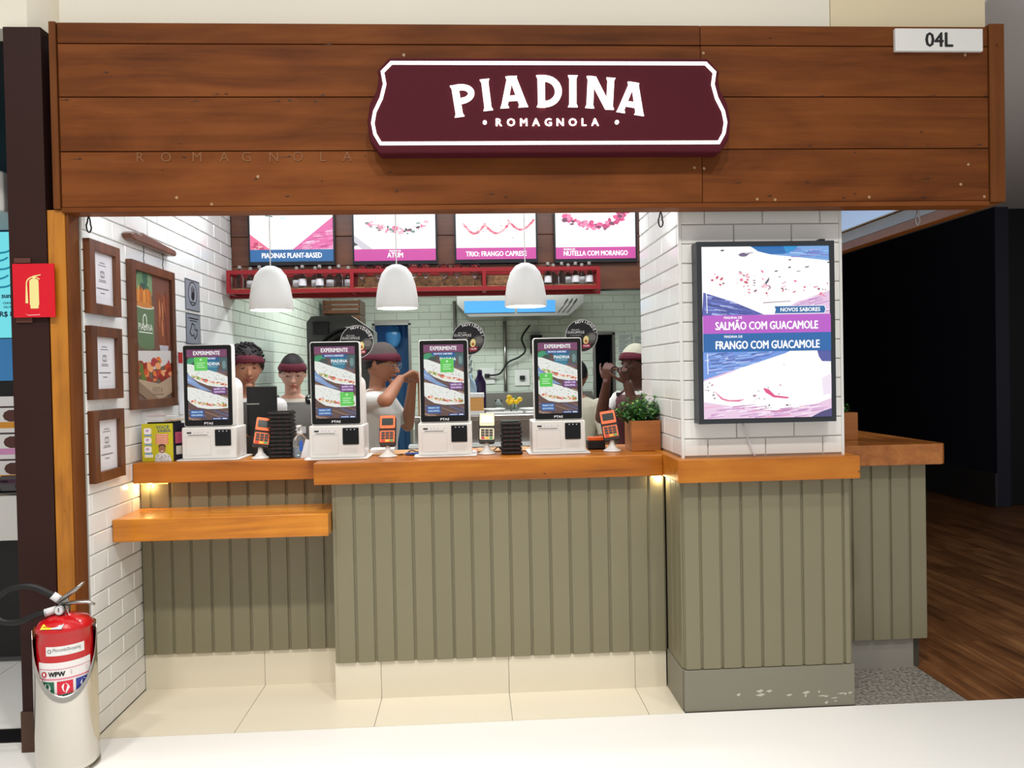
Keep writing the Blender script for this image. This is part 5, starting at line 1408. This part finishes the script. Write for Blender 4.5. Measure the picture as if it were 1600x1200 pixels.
MB().tube([(.0, -.01, .645), (.06, -.012, .652), (.10, -.012, .650), (.125, -.012, .640)], [.014, .014, .012, .007], 8, flat=.6).build('squeeze_lever', M_CHROME, fe)
MB().tube([(0, -.022, .628), (0, -.040, .628)], .019, 16).build('gauge', M_CHROME, fe)
MB().tube([(0, -.0402, .628), (0, -.0412, .628)], .016, 16).build('gauge_face', M_LABEL, fe)
MB().box(-.0015, .0015, -.0425, -.0412, .622, .638).build('gauge_needle', M_INK, fe)
MB().tube(path([(-.015, -.01, .668), (-.045, -.02, .690), (-.11, -.03, .725), (-.19, -.03, .715), (-.245, -.03, .665), (-.25, -.03, .62), (-.215, -.03, .588), (-.15, -.03, .588), (-.09, -.03, .612), (-.05, -.03, .618)]), .0125, 10).build('hose', M_RUBBER, fe)
MB().tube([(-.06, -.03, .617), (-.022, -.012, .625)], .015, 10).build('hose_ferrule', M_LABEL, fe)
MB().tube([(-.035, -.016, .683), (-.010, -.008, .66)], .0155, 10).build('hose_clamp', M_LABEL, fe)
MB().tube([(.01, -.012, .648), (.03, -.02, .60), (.035, -.035, .585), (.02, -.03, .61)], .0016, 5).build('pull_ring_wire', M_CHROME, fe)
def wrap(p, name, z, R, a0):
    """wrap a flat print around the upright cylinder, a0 = angle of its left edge"""
    o = p.build(name, M_INKPRINT, fe)
    for v in o.data.vertices:
        a = a0+v.co.x/R; r = R+.0006-v.co.y
        v.co = (r*math.cos(a), r*math.sin(a), z+v.co.z)
    return o
def fine(p, x0, y0, x1, y1, col, n=10):
    for k in range(n): p.rect(x0+(x1-x0)*k/n, y0, x0+(x1-x0)*(k+1)/n, y1, col)
p = Print(.14, .04); fine(p, 0, 0, .14, .036, (236, 236, 236)); p.ell(.014, .018, .008, .008, (90, 90, 92)).ell(.014, .018, .005, .005, (236, 236, 236)); p.text('MorumbiShopping', .076, .016, .013, (40, 40, 44), width=.098, bold=.0).rect(.085, .006, .125, .010, (150, 150, 150))
wrap(p, 'mall_label_print', .468, .100, -PI/2-.22)
p = Print(.21, .15); fine(p, 0, 0, .21, .145, (240, 236, 236), 16); fine(p, 0, .078, .21, .084, (226, 130, 150), 16); fine(p, 0, .118, .21, .121, (220, 150, 165), 16)
fine(p, 0, 0, .21, .020, (30, 84, 66), 16)
p.ell(.030, .100, .012, .012, (190, 30, 50)); p.ell(.030, .100, .005, .007, (240, 236, 236)); p.text('WPW', .078, .092, .018, (16, 16, 18), width=.058, bold=.02)
for k, c in enumerate(((24, 100, 72), (216, 24, 56), (40, 58, 150))):
    x0 = .015+k*.064
    fine(p, x0, .022, x0+.054, .072, c, 4); p.ell(x0+.028, .045, .013, .017, (240, 240, 240), jit=.3, n=9)
    if k: p.poly([(x0+.002, .066), (x0+.008, .071), (x0+.053, .029), (x0+.047, .024)], (20, 20, 20))
for k in range(3): p.rect(.125, .108-k*.006, .19, .110-k*.006, (190, 150, 155))
wrap(p, 'instruction_label_print', .296, .100, -PI/2-.62)
p = Print(.08, .03); p.rect(0, 0, .04, .026, (244, 226, 60)).rect(.04, 0, .08, .026, (196, 226, 230)).rect(.006, .008, .03, .016, (190, 130, 30))
o = p.build('inspection_tag_print', M_INKPRINT, fe, (-.042, -.098, .572)); o.rotation_euler = (-1.02, 0, .0)

# ------------------------------------------------------------------ neighbouring shop at the left edge
nb = structure(MB().box(-7, -1.9, 7.0, 7.1, 0, 3.0).build('wall_neighbour', mat('blue_lit_wall', (66, 120, 176), .6)))
structure(MB().box(-1.70, -1.67, 3.47, 7.0, 0, 3.0).build('wall_neighbour_side', M_DARK2))
t = thing('neighbour_screen', 'cyan advertising screen at the left edge beyond the dark pillar', 'screen', (-3.72, 5.8, 1.86))
MB().box(-.25, .42, 0, .05, 0, .78).build('housing', M_BLACK, t)
p = Print(.66, .77); p.rect(0, 0, .66, .77, (120, 236, 246))
for k, zz in enumerate((.66, .60, .54, .47, .41)):
    for q in range(8):
        a0, a1 = PI*(1.1+.1*q), PI*(1.1+.1*(q+1)); cx_ = .56-.03*(k % 2)
        p.poly([(cx_+.10*math.cos(a0), zz+.05*math.sin(a0)), (cx_+.10*math.cos(a1), zz+.05*math.sin(a1)), (cx_+.085*math.cos(a1), zz+.035*math.sin(a1)), (cx_+.085*math.cos(a0), zz+.035*math.sin(a0))], (20, 140, 170))
p.text('sun', .60, .29, .034, (14, 60, 84), bold=.02).text('CHOC', .61, .245, .016, (14, 80, 100)).text('OU M', .61, .215, .016, (14, 80, 100)).text('R$ 8', .60, .155, .036, (14, 60, 84))
p.build('screen_print', M_SCREEN, t, (-.245, -.002, .005))
tag(MB().box(-4.6, -3.4, 6.9, 6.99, 1.2, 2.1).build('neighbour_wall_panel', mat('blue_panel', (74, 150, 214), .5, emit=.35)), 'plain blue panel below the cyan screen', 'wall panel')
tag(MB().prism([(-3.0, 2.40), (-2.32, 2.40), (-2.32, 2.60), (-2.62, 2.66), (-3.0, 2.66)], 4.0, 4.5, 'Y').build('projector', M_WHITE, bevel=.01), 'white projector body hanging beside the dark pillar top', 'projector')
ct = thing('neighbour_counter', 'white counter with black lower front in the shop at left', 'counter', (0, 0, 0))
MB().box(-4.2, -2.03, 4.25, 4.9, .69, .93).build('white_top', M_WHITE, ct, bevel=.004)
MB().box(-4.2, -2.06, 4.32, 4.85, .04, .69).build('black_front', M_BLACK, ct)
MB().box(-4.2, -2.06, 4.36, 4.85, 0, .04).build('grey_plinth', M_GREYWALL, ct)
t = thing('menu_stand', 'tall printed dessert menu standing on the neighbouring white counter', 'menu', (-2.56, 4.5, .93))
MB().box(-.18, .10, 0, .01, .02, .53).build('board', M_LABEL, t)
p = Print(.28, .51); p.rect(0, 0, .28, .51, (236, 234, 234))
for k, c in enumerate(((222, 150, 40), (220, 150, 200), (222, 150, 40))):
    z_ = .10+k*.15
    p.rect(.0, z_-.07, .28, z_-.035, c).ell(.14, z_, .05, .035, (84, 42, 34)).ell(.22, z_, .03, .045, (236, 226, 220)).ell(.23, z_+.03, .025, .02, (90, 46, 40)).rect(.05, z_+.045, .22, z_+.055, (60, 40, 40)).rect(.03, z_-.06, .07, z_-.045, (40, 30, 30))
p.build('menu_print', M_INKPRINT, t, (-.18, -.001, .02))
MB().box(-.16, .09, -.04, .06, 0, .02).build('foot', M_BLACK, t)
t = thing('till_tablet', 'tilted black tablet till on the neighbouring counter', 'tablet', (-2.50, 4.36, .93))
MB().box(-.12, .12, -.09, .09, .0, .012).xform(Matrix.Rotation(.35, 4, 'X') @ Matrix.Translation((0, 0, .05))).build('tablet', M_GLOSSBLK, t)
MB().box(-.03, .03, -.03, .03, 0, .05).build('stand', M_STEEL, t)
tag(MB().box(-2.90, -2.52, 4.60, 4.85, .93, 1.55).build('coffee_machine', M_BLACK, bevel=.01), 'black machine behind the dessert menu stand', 'machine')
# ------------------------------------------------------------------ staff behind the counter
def capsule(b, p, q, r0, r1, seg=12):
    p, q = Vector(p), Vector(q)
    b.tube([p, p.lerp(q, .5), q], [r0, (r0+r1)/2, r1], seg)
    b.ball(p, r0, 12, 8); b.ball(q, r1, 12, 8)

TORSO = [(.78, .150, .105, .0), (.86, .172, .118, .005), (.93, .172, .120, .005), (1.02, .142, .100, .0), (1.10, .138, .098, -.004), (1.20, .152, .112, -.010), (1.28, .165, .112, -.008), (1.345, .168, .094, .0), (1.385, .140, .076, .004), (1.412, .085, .060, .006), (1.43, .052, .050, .006)]
def torso_pt(i, th, k=1.0, grow=0.0):
    z, rx, ry, yo = TORSO[i]
    return ((rx+grow)*math.cos(th)*k, yo*k+(ry+grow)*math.sin(th)*k, z*k)

def hand(b, wrist, d, n, curl=.5, s=1.0):
    d = Vector(d).normalized(); n = Vector(n); n = (n-d*n.dot(d)).normalized(); w = d.cross(n)
    W = Vector(wrist)
    o = len(b.v)
    # palm: a flattened block that widens to the knuckles
    b.tube([W, W+d*.03*s, W+d*.075*s, W+d*.088*s], [.024*s, .033*s, .040*s, .036*s], 12)
    for i in range(o, len(b.v)):
        v = Vector(b.v[i])-W; k = v.dot(n); b.v[i] = tuple(W+v-n*k*.55)
    for j, (off, ln) in enumerate(((-.030, .066), (-.010, .076), (.010, .071), (.029, .056))):
        p = W+d*.080*s+w*off*s
        a = curl*(.8+.1*j)
        for seg_l, r in ((ln*.45, .0088), (ln*.30, .0080), (ln*.25, .0070)):
            dirv = (d*math.cos(a)-n*math.sin(a)).normalized()+w*off*1.2
            q = p+dirv.normalized()*seg_l*s
            capsule(b, p, q, r*s, r*s*.93, 8)
            p = q; a += curl*.9
    p = W+d*.028*s-w*.030*s
    for seg_l, r, spread in ((.040, .0110, .75), (.030, .0095, .45), (.022, .0082, .25)):
        dirv = (d*.75-w*spread-n*curl*.45).normalized()
        q = p+dirv*seg_l*s
        capsule(b, p, q, r*s, r*s*.92, 8); p = q

def person(label, loc, rotz, height, arms, head=(0, 0, 0), skin=(170, 120, 95), lids=0.0, shirt=(216, 214, 206), pants=(30, 30, 34), sleeve=.55,
           cap=None, band=(92, 22, 40), hair=(26, 20, 20), bun=None, apron=None, puffy=0.0, specs=False, badge=False, collar=True, backprint=False, world=False):
    k = height/1.66
    t = thing('person', label, 'person', loc, rotz)
    b = MB(); bones = []
    n = 24
    o = 0
    for i in range(len(TORSO)):
        b.v += [torso_pt(i, 2*PI*q/n, k) for q in range(n)]
    for i in range(len(TORSO)-1):
        for q in range(n):
            q2 = (q+1) % n
            b.f.append([i*n+q, i*n+q2, (i+1)*n+q2, (i+1)*n+q]); b.m.append(0); b.sm.append(True)
    b.f.append(list(range(n))); b.m.append(0); b.sm.append(False)
    b.f.append([(len(TORSO)-1)*n+q for q in range(n)]); b.m.append(0); b.sm.append(False)
    bones.append(((0, 0, .95*k), (0, 0, 1.24*k), .15, 1))
    for s in (-1, 1):
        hip, kn, an = Vector((s*.085, 0, .84))*k, Vector((s*.092, -.01, .47))*k, Vector((s*.095, .02, .085))*k
        capsule(b, hip, kn, .082*k, .055*k); capsule(b, kn, an, .055*k, .038*k)
        capsule(b, an+Vector((0, .02, -.04))*k, an+Vector((s*.01, -.13, -.052))*k, .036*k, .031*k)
        bones.append((hip, kn, .08, 2)); bones.append((kn, an, .05, 2)); bones.append((an, an+Vector((0, -.13, -.05))*k, .04, 3))
    for s, key in ((-1, 'R'), (1, 'L')):
        el, wr, hd_, hn, curl = arms[key]
        sh = Vector((s*.165, .0, 1.352))*k
        if world:
            inv = Matrix.Rotation(-rotz, 3, 'Z')
            el, wr, hd_, hn = inv @ (Vector(el)-Vector(loc)), inv @ (Vector(wr)-Vector(loc)), inv @ Vector(hd_), inv @ Vector(hn)
        else:
            el = Vector(el)*k; wr = Vector(wr)*k
        b.ball(sh, .052*k, 12, 8)
        capsule(b, sh, el, .047*k, .037*k); capsule(b, el, el.lerp(wr, .35), .038*k, .037*k); capsule(b, el.lerp(wr, .35), wr, .037*k, .025*k)
        hand(b, wr, hd_, hn, curl, k)
        cut = sh.lerp(el, sleeve)
        bones.append((sh, cut, .045, 1)); bones.append((cut, el, .04, 0)); bones.append((el, wr, .035, 0)); bones.append((wr, wr+Vector(hd_).normalized()*.16*k, .05, 0))
    # neck and head
    capsule(b, (0, .008*k, 1.40*k), (0, .0, 1.50*k), .050*k, .047*k)
    bones.append(((0, .008*k, 1.425*k), (0, 0, 1.50*k), .045, 0))
    HC = Vector((0, -.012, 1.575))*k
    yaw, pitch, roll = head
    HM = Matrix.Translation(Vector((0, .01, 1.50))*k) @ Matrix.Rotation(yaw, 4, 'Z') @ Matrix.Rotation(pitch, 4, 'X') @ Matrix.Rotation(roll, 4, 'Y') @ Matrix.Translation(-Vector((0, .01, 1.50))*k)
    hs = len(b.v)
    o = len(b.v)
    b.ball((0, 0, 0), (1, 1, 1), 28, 20)
    for i in range(o, len(b.v)):
        x, y, z = b.v[i]
        rx, ry, rz = .074, .094, .112
        if z < 0:
            jaw = -z
            rx *= 1-.30*jaw*jaw; y2 = y
            y = y*(1-.18*jaw) if y > 0 else y*(1-.04*jaw)
        X_, Y_, Z_ = x*rx, y*ry, z*rz
        if Y_ < -.05 and abs(Z_-.008) < .022:      # eye sockets
            e_ = math.exp(-((abs(X_)-.031)/.014)**2-((Z_-.008)/.013)**2); Y_ += .010*e_
        b.v[i] = tuple(HC+Vector((X_, Y_, Z_))*k)
    capsule(b, HC+Vector((0, -.088, .006))*k, HC+Vector((0, -.108, -.026))*k, .008*k, .0125*k, 8)   # nose
    b.ball(HC+Vector((.010, -.098, -.031))*k, .008*k, 8, 6); b.ball(HC+Vector((-.010, -.098, -.031))*k, .008*k, 8, 6)
    b.ball(HC+Vector((0, -.080, -.092))*k, (.024*k, .018*k, .016*k), 10, 6)                          # chin
    b.ball(HC+Vector((0, -.088, -.056))*k, (.022*k, .012*k, .009*k), 10, 6)                          # mouth mound
    for s in (-1, 1):
        b.ball(HC+Vector((s*.076, .010, -.006))*k, (.009*k, .019*k, .030*k), 10, 8)                  # ears
        b.ball(HC+Vector((s*.030, -.074, .030))*k, (.024*k, .016*k, .008*k), 8, 6)                   # brow ridge
    b.xform(HM, hs)
    hc_w = HM @ HC
    bones.append((HM @ (HC+Vector((0, 0, -.07))*k), HM @ (HC+Vector((0, 0, .07))*k), .08, 0))
    # union into one continuous skin
    tmp = bpy.data.objects.new('tmp', b.mesh('tmp', M_WHITE)); COL.objects.link(tmp)
    rm = tmp.modifiers.new('r', 'REMESH'); rm.mode = 'VOXEL'; rm.voxel_size = .0058
    sm = tmp.modifiers.new('s', 'SMOOTH'); sm.factor = .5; sm.iterations = 3
    dg = bpy.context.evaluated_depsgraph_get()
    me = bpy.data.meshes.new_from_object(tmp.evaluated_get(dg))
    bpy.data.objects.remove(tmp)
    me.name = 'body'
    me.materials.clear()
    sk = mat('skin_%d_%d_%d' % skin, skin, .5)
    for m in (sk, mat('cloth_%d_%d_%d' % shirt, shirt, .85, vary=.05), mat('cloth_%d_%d_%d' % pants, pants, .85), M_BLACK):
        me.materials.append(m)
    import numpy as np
    nv = len(me.polygons)
    cen = np.empty(nv*3, dtype=np.float32); me.polygons.foreach_get('center', cen); cen = cen.reshape(-1, 3)
    best = np.full(nv, 1e9); idx = np.zeros(nv, dtype=np.int32)
    for p, q, r, mi in bones:
        p = np.array(p, dtype=np.float32); q = np.array(q, dtype=np.float32)
        d = q-p; tt = np.clip(((cen-p) @ d)/max(1e-9, d @ d), 0, 1)
        dist = np.linalg.norm(cen-(p+tt[:, None]*d), axis=1)-r*k
        m_ = dist < best; best[m_] = dist[m_]; idx[m_] = mi
    low = (cen[:, 2] < .90*k) & (idx == 1); idx[low] = 2
    me.polygons.foreach_set('material_index', idx)
    me.polygons.foreach_set('use_smooth', [True]*nv)
    body = bpy.data.objects.new('body', me); COL.objects.link(body); body.parent = t
    def onhead(mb, name, m, th=0):
        o_ = mb.xform(HM).build(name, m, t)
        if th:
            q_ = o_.modifiers.new('t', 'SOLIDIFY'); q_.thickness = th
        return o_
    # hair / cap shell over the skull
    hm = mat('hair_%d_%d_%d' % hair, hair, .6, bump=.5, bscale=120)
    def shell(g, zc, slope, seg=28, rings=16):
        """upper part of the skull, grown by g, cut by a plane that drops towards the back"""
        q = MB(); q.ball((0, 0, 0), (1, 1, 1), seg, rings)
        vv = []
        for x, y, z in q.v:
            X_, Y_, Z_ = x*(.074+g), y*(.094+g), z*(.112+g)
            lim = zc-slope*(Y_+.09)
            if Z_ < lim: Z_ = lim; 
            vv.append(tuple(HC+Vector((X_, Y_+.004, Z_))*k))
        q.v = vv
        return q
    onhead(shell(.008+puffy, .040, .55), 'hair', hm)
    if puffy:
        r = random.Random(3); q = MB()
        for j in range(170):
            a = r.uniform(0, 2*PI); e = r.uniform(.15, 1.4)
            q.ball(HC+Vector((math.cos(a)*math.cos(e)*(.088+puffy), .012+math.sin(a)*math.cos(e)*(.10+puffy), .01+math.sin(e)*(.115+puffy)))*k, r.uniform(.005, .011)*k, 6, 4)
        onhead(q, 'hair_curls', hm)
    if bun:
        onhead(MB().ball(HC+Vector(bun)*k, .045*k, 14, 10), 'hair_bun', hm)
    if cap:
        onhead(shell(.017+puffy, .052, .35), 'cap', mat('cap_%d_%d_%d' % cap, cap, .8, bump=.3, bscale=70))
    if band:
        q = MB(); sg_ = 32
        for zz, g in ((.034, .013), (.046, .017), (.066, .016), (.078, .010)):
            for j in range(sg_):
                a = 2*PI*j/sg_; f_ = math.sqrt(max(.05, 1-(zz/.125)**2)); g2 = g+puffy*.8+(.009 if cap else 0)
                yy = math.sin(a)
                q.v.append(tuple(HC+Vector(((.074+g2)*f_*math.cos(a)*1.03, .004+(.094+g2)*f_*yy*1.03, zz-.030*(yy*.5+.5)))*k))
        for i in range(3):
            for j in range(sg_):
                j2 = (j+1) % sg_
                q.f.append([i*sg_+j, i*sg_+j2, (i+1)*sg_+j2, (i+1)*sg_+j]); q.m.append(0); q.sm.append(True)
        onhead(q, 'headband', mat('band_%d_%d_%d' % band, band, .8), .003)
    # face
    for s in (-1, 1):
        q = MB().ball(HC+Vector((s*.031, -.0755, .008))*k, .0100*k, 12, 8)
        e_ = onhead(q, 'eye', mat('eye_white', (206, 200, 196), .2))
        onhead(MB().ball(HC+Vector((s*.031, -.0830, .006))*k, (.0052*k, .0035*k, .0052*k), 10, 6), 'iris', mat('iris_dark', (30, 20, 16), .15))
        onhead(MB().tube([HC+Vector((s*.016, -.092, .028))*k, HC+Vector((s*.032, -.0905, .034))*k, HC+Vector((s*.048, -.078, .028))*k], [.0028*k, .0032*k, .0018*k], 6), 'eyebrow', hm)
        onhead(MB().tube([HC+Vector((s*.019, -.0855, .015))*k, HC+Vector((s*.031, -.0885, .018))*k, HC+Vector((s*.044, -.081, .013))*k], .0022*k, 6), 'eyelid', sk)
        if lids:
            onhead(MB().ball(HC+Vector((s*.031, -.0765, .0115))*k, (.0135*k, .0112*k, .0100*k*lids), 12, 8), 'eyelid', sk)
            onhead(MB().tube([HC+Vector((s*.019, -.0845, .004))*k, HC+Vector((s*.031, -.0885, .0015))*k, HC+Vector((s*.044, -.081, .004))*k], .0013*k, 5), 'eyelash', hm)
    lip = mat('lip_%d' % skin[0], tuple(int(c*f) for c, f in zip(skin, (.86, .62, .62))), .4)
    onhead(MB().tube([HC+Vector((-.022, -.088, -.055))*k, HC+Vector((-.008, -.0995, -.052))*k, HC+Vector((.008, -.0995, -.052))*k, HC+Vector((.022, -.088, -.055))*k], [.002*k, .004*k, .004*k, .002*k], 8), 'upper_lip', lip)
    onhead(MB().tube([HC+Vector((-.018, -.089, -.058))*k, HC+Vector((0, -.099, -.061))*k, HC+Vector((.018, -.089, -.058))*k], [.002*k, .0048*k, .002*k], 8), 'lower_lip', lip)
    if specs:
        q = MB()
        for s in (-1, 1):
            q.tube([tuple(HC+Vector((s*.032+.019*math.cos(a), -.103, .006+.016*math.sin(a)))*k) for a in [2*PI*j/16 for j in range(17)]], .0012*k, 5, caps=False)
            q.tube([HC+Vector((s*.051, -.103, .010))*k, HC+Vector((s*.078, 0, .006))*k], .0012*k, 5)
        q.tube([HC+Vector((-.013, -.104, .008))*k, HC+Vector((.013, -.104, .008))*k], .0012*k, 5)
        onhead(q, 'eyeglasses', M_STEEL)
    if apron:
        am = mat('apron_%d_%d_%d' % apron, apron, .85, vary=.04)
        q = MB(); m = 15
        lv = [(.55, None), (.70, None)]
        for z, _ in lv:
            for j in range(m):
                a = PI*(1.02+.96*j/(m-1)); q.v.append((.185*k*math.cos(a), .005*k+.135*k*math.sin(a), z*k))
        rows_ = [0, 1, 2, 3, 4, 5, 6, 7, 8]
        for i in rows_:
            half = .48 if i < 4 else (.44 if i == 4 else .36 if i < 7 else .30 if i == 7 else .24)
            for j in range(m):
                a = PI*(1.5-half+2*half*j/(m-1)); q.v.append(torso_pt(i, a, k, .014))
        R_ = len(lv)+len(rows_)
        for i in range(R_-1):
            for j in range(m-1):
                q.f.append([i*m+j, i*m+j+1, (i+1)*m+j+1, (i+1)*m+j]); q.m.append(0); q.sm.append(True)
        o_ = q.build('apron', am, t); w_ = o_.modifiers.new('t', 'SOLIDIFY'); w_.thickness = .004
        for s in (-1, 1):
            pts = []
            for i, a in ((8, 1.5+s*.22), (9, 1.5+s*.36)):
                pts.append(torso_pt(i, PI*a, k, .014))
            pts.append((s*.095*k, .010*k, 1.425*k)); pts.append((s*.10*k, .085*k, 1.36*k))
            MB().tube(pts, .012*k, 8, flat=.35).build('apron_strap', M_BLACK if badge else am, t)
            MB().box(-.012, .012, -.004, .004, -.012, .012).build('strap_buckle', M_BLACK, t, loc=torso_pt(8, PI*(1.5+s*.22), k, .022))
    if collar:
        q = MB(); m = 24
        for zz, r1 in ((1.388, .098), (1.424, .066)):
            for j in range(m):
                a = 2*PI*j/m; q.v.append((r1*k*math.cos(a), (.006+r1*.86*math.sin(a))*k, (zz-.030*max(0, -math.sin(a)))*k))
        for j in range(m):
            j2 = (j+1) % m; q.f.append([j, j2, m+j2, m+j]); q.m.append(0); q.sm.append(True)
        o_ = q.build('collar', mat('collar_white', (226, 224, 218), .8), t); w_ = o_.modifiers.new('t', 'SOLIDIFY'); w_.thickness = .004
    if badge:
        o_ = MB().box(-.030, .030, -.003, .002, -.020, .020).build('name_badge', M_LABEL, t, loc=Vector(torso_pt(5, PI*1.62, k, .022))+Vector((0, 0, .02)))
    if backprint:
        q = Print(.18, .12)
        for j in range(5): q.rect(.02+.01*(j % 2), .10-j*.02, .16-.015*(j % 3), .108-j*.02, (150, 148, 140))
        o_ = q.build('shirt_print', M_INKPRINT, t, (.09*k, .118*k, 1.20*k)); o_.rotation_euler = (0, 0, PI)
    return t

DOWN = lambda s: ((s*.215, .02, 1.09), (s*.20, -.10, .86), (0, -.35, -1), (s*-1, 0, 0), .35)
WORK = lambda s: ((s*.215, .03, 1.09), (s*.12, -.15, 1.215), (-s*.35, -.6, .12), (0, 0, 1), .5)
person('woman in dark headband with curly hair looking over the monitor at the leftmost kiosk', (-1.250, 4.36, 0), .32, 1.685,
       {'R': WORK(-1), 'L': WORK(1)}, head=(.10, .10, 0), skin=(176, 124, 98), shirt=(214, 214, 216), apron=(70, 68, 66), lids=.8, puffy=.012, sleeve=.6)
person('woman in grey apron with white name badge looking down between the two left kiosks', (-1.095, 4.80, 0), .06, 1.66,
       {'R': DOWN(-1), 'L': DOWN(1)}, head=(.18, .30, 0), skin=(206, 156, 134), shirt=(226, 220, 206), apron=(112, 110, 106), lids=1.3, specs=True, badge=True, sleeve=.7)
person('person in white shirt and burgundy headband seen side on, raising hands behind the second kiosk', (-0.555, 4.66, 0), PI/2-.25, 1.70,
       {'R': ((-.468, 4.30, 1.40), (-.405, 4.47, 1.515), (.7, .5, .35), (-.3, .3, .9), .8), 'L': ((-.40, 4.86, 1.22), (-.35, 4.66, 1.49), (.2, -.6, .6), (.3, .3, .8), .8)},
       head=(-.05, .20, 0), skin=(158, 108, 82), shirt=(206, 206, 202), cap=(84, 74, 70), lids=1.0, specs=True, sleeve=.75, world=True)
person('person in cream shirt seen from behind beside the rightmost kiosk', (0.735, 5.32, 0), PI-.45, 1.60,
       {'R': WORK(-1), 'L': WORK(1)}, head=(.1, .25, 0), skin=(150, 104, 82), shirt=(206, 200, 178), band=None, hair=(16, 15, 18), sleeve=.7, backprint=True, collar=False)
person('woman in burgundy apron holding up eyeglasses beside the tiled column', (1.045, 4.75, 0), -.95, 1.665,
       {'R': ((.80, 4.70, 1.25), (.815, 4.56, 1.47), (.05, -.15, 1), (-.6, -.6, 0), .8), 'L': ((.99, 4.42, 1.20), (.915, 4.45, 1.455), (-.25, .0, 1), (.5, -.8, 0), .8)},
       head=(-.05, .06, 0), skin=(98, 62, 50), shirt=(222, 220, 212), apron=(84, 34, 40), cap=(196, 192, 170), lids=.9, sleeve=.6, world=True)
t = thing('eyeglasses', 'dark rimmed eyeglasses held up by the woman in burgundy apron', 'eyeglasses', (0.868, 4.43, 1.545), -.5)
for s in (-1, 1):
    MB().tube([(s*.030+.022*math.cos(a), 0, .019*math.sin(a)) for a in [2*PI*j/16 for j in range(17)]], .0025, 6, caps=False).build('rim', M_GLOSSBLK, t)
    MB().tube([(s*.052, 0, .006), (s*.056, .06, .010), (s*.055, .12, -.004)], .0022, 6).build('temple_arm', M_GLOSSBLK, t)
MB().tube([(-.010, 0, .006), (.010, 0, .006)], .0022, 6).build('bridge', M_GLOSSBLK, t)
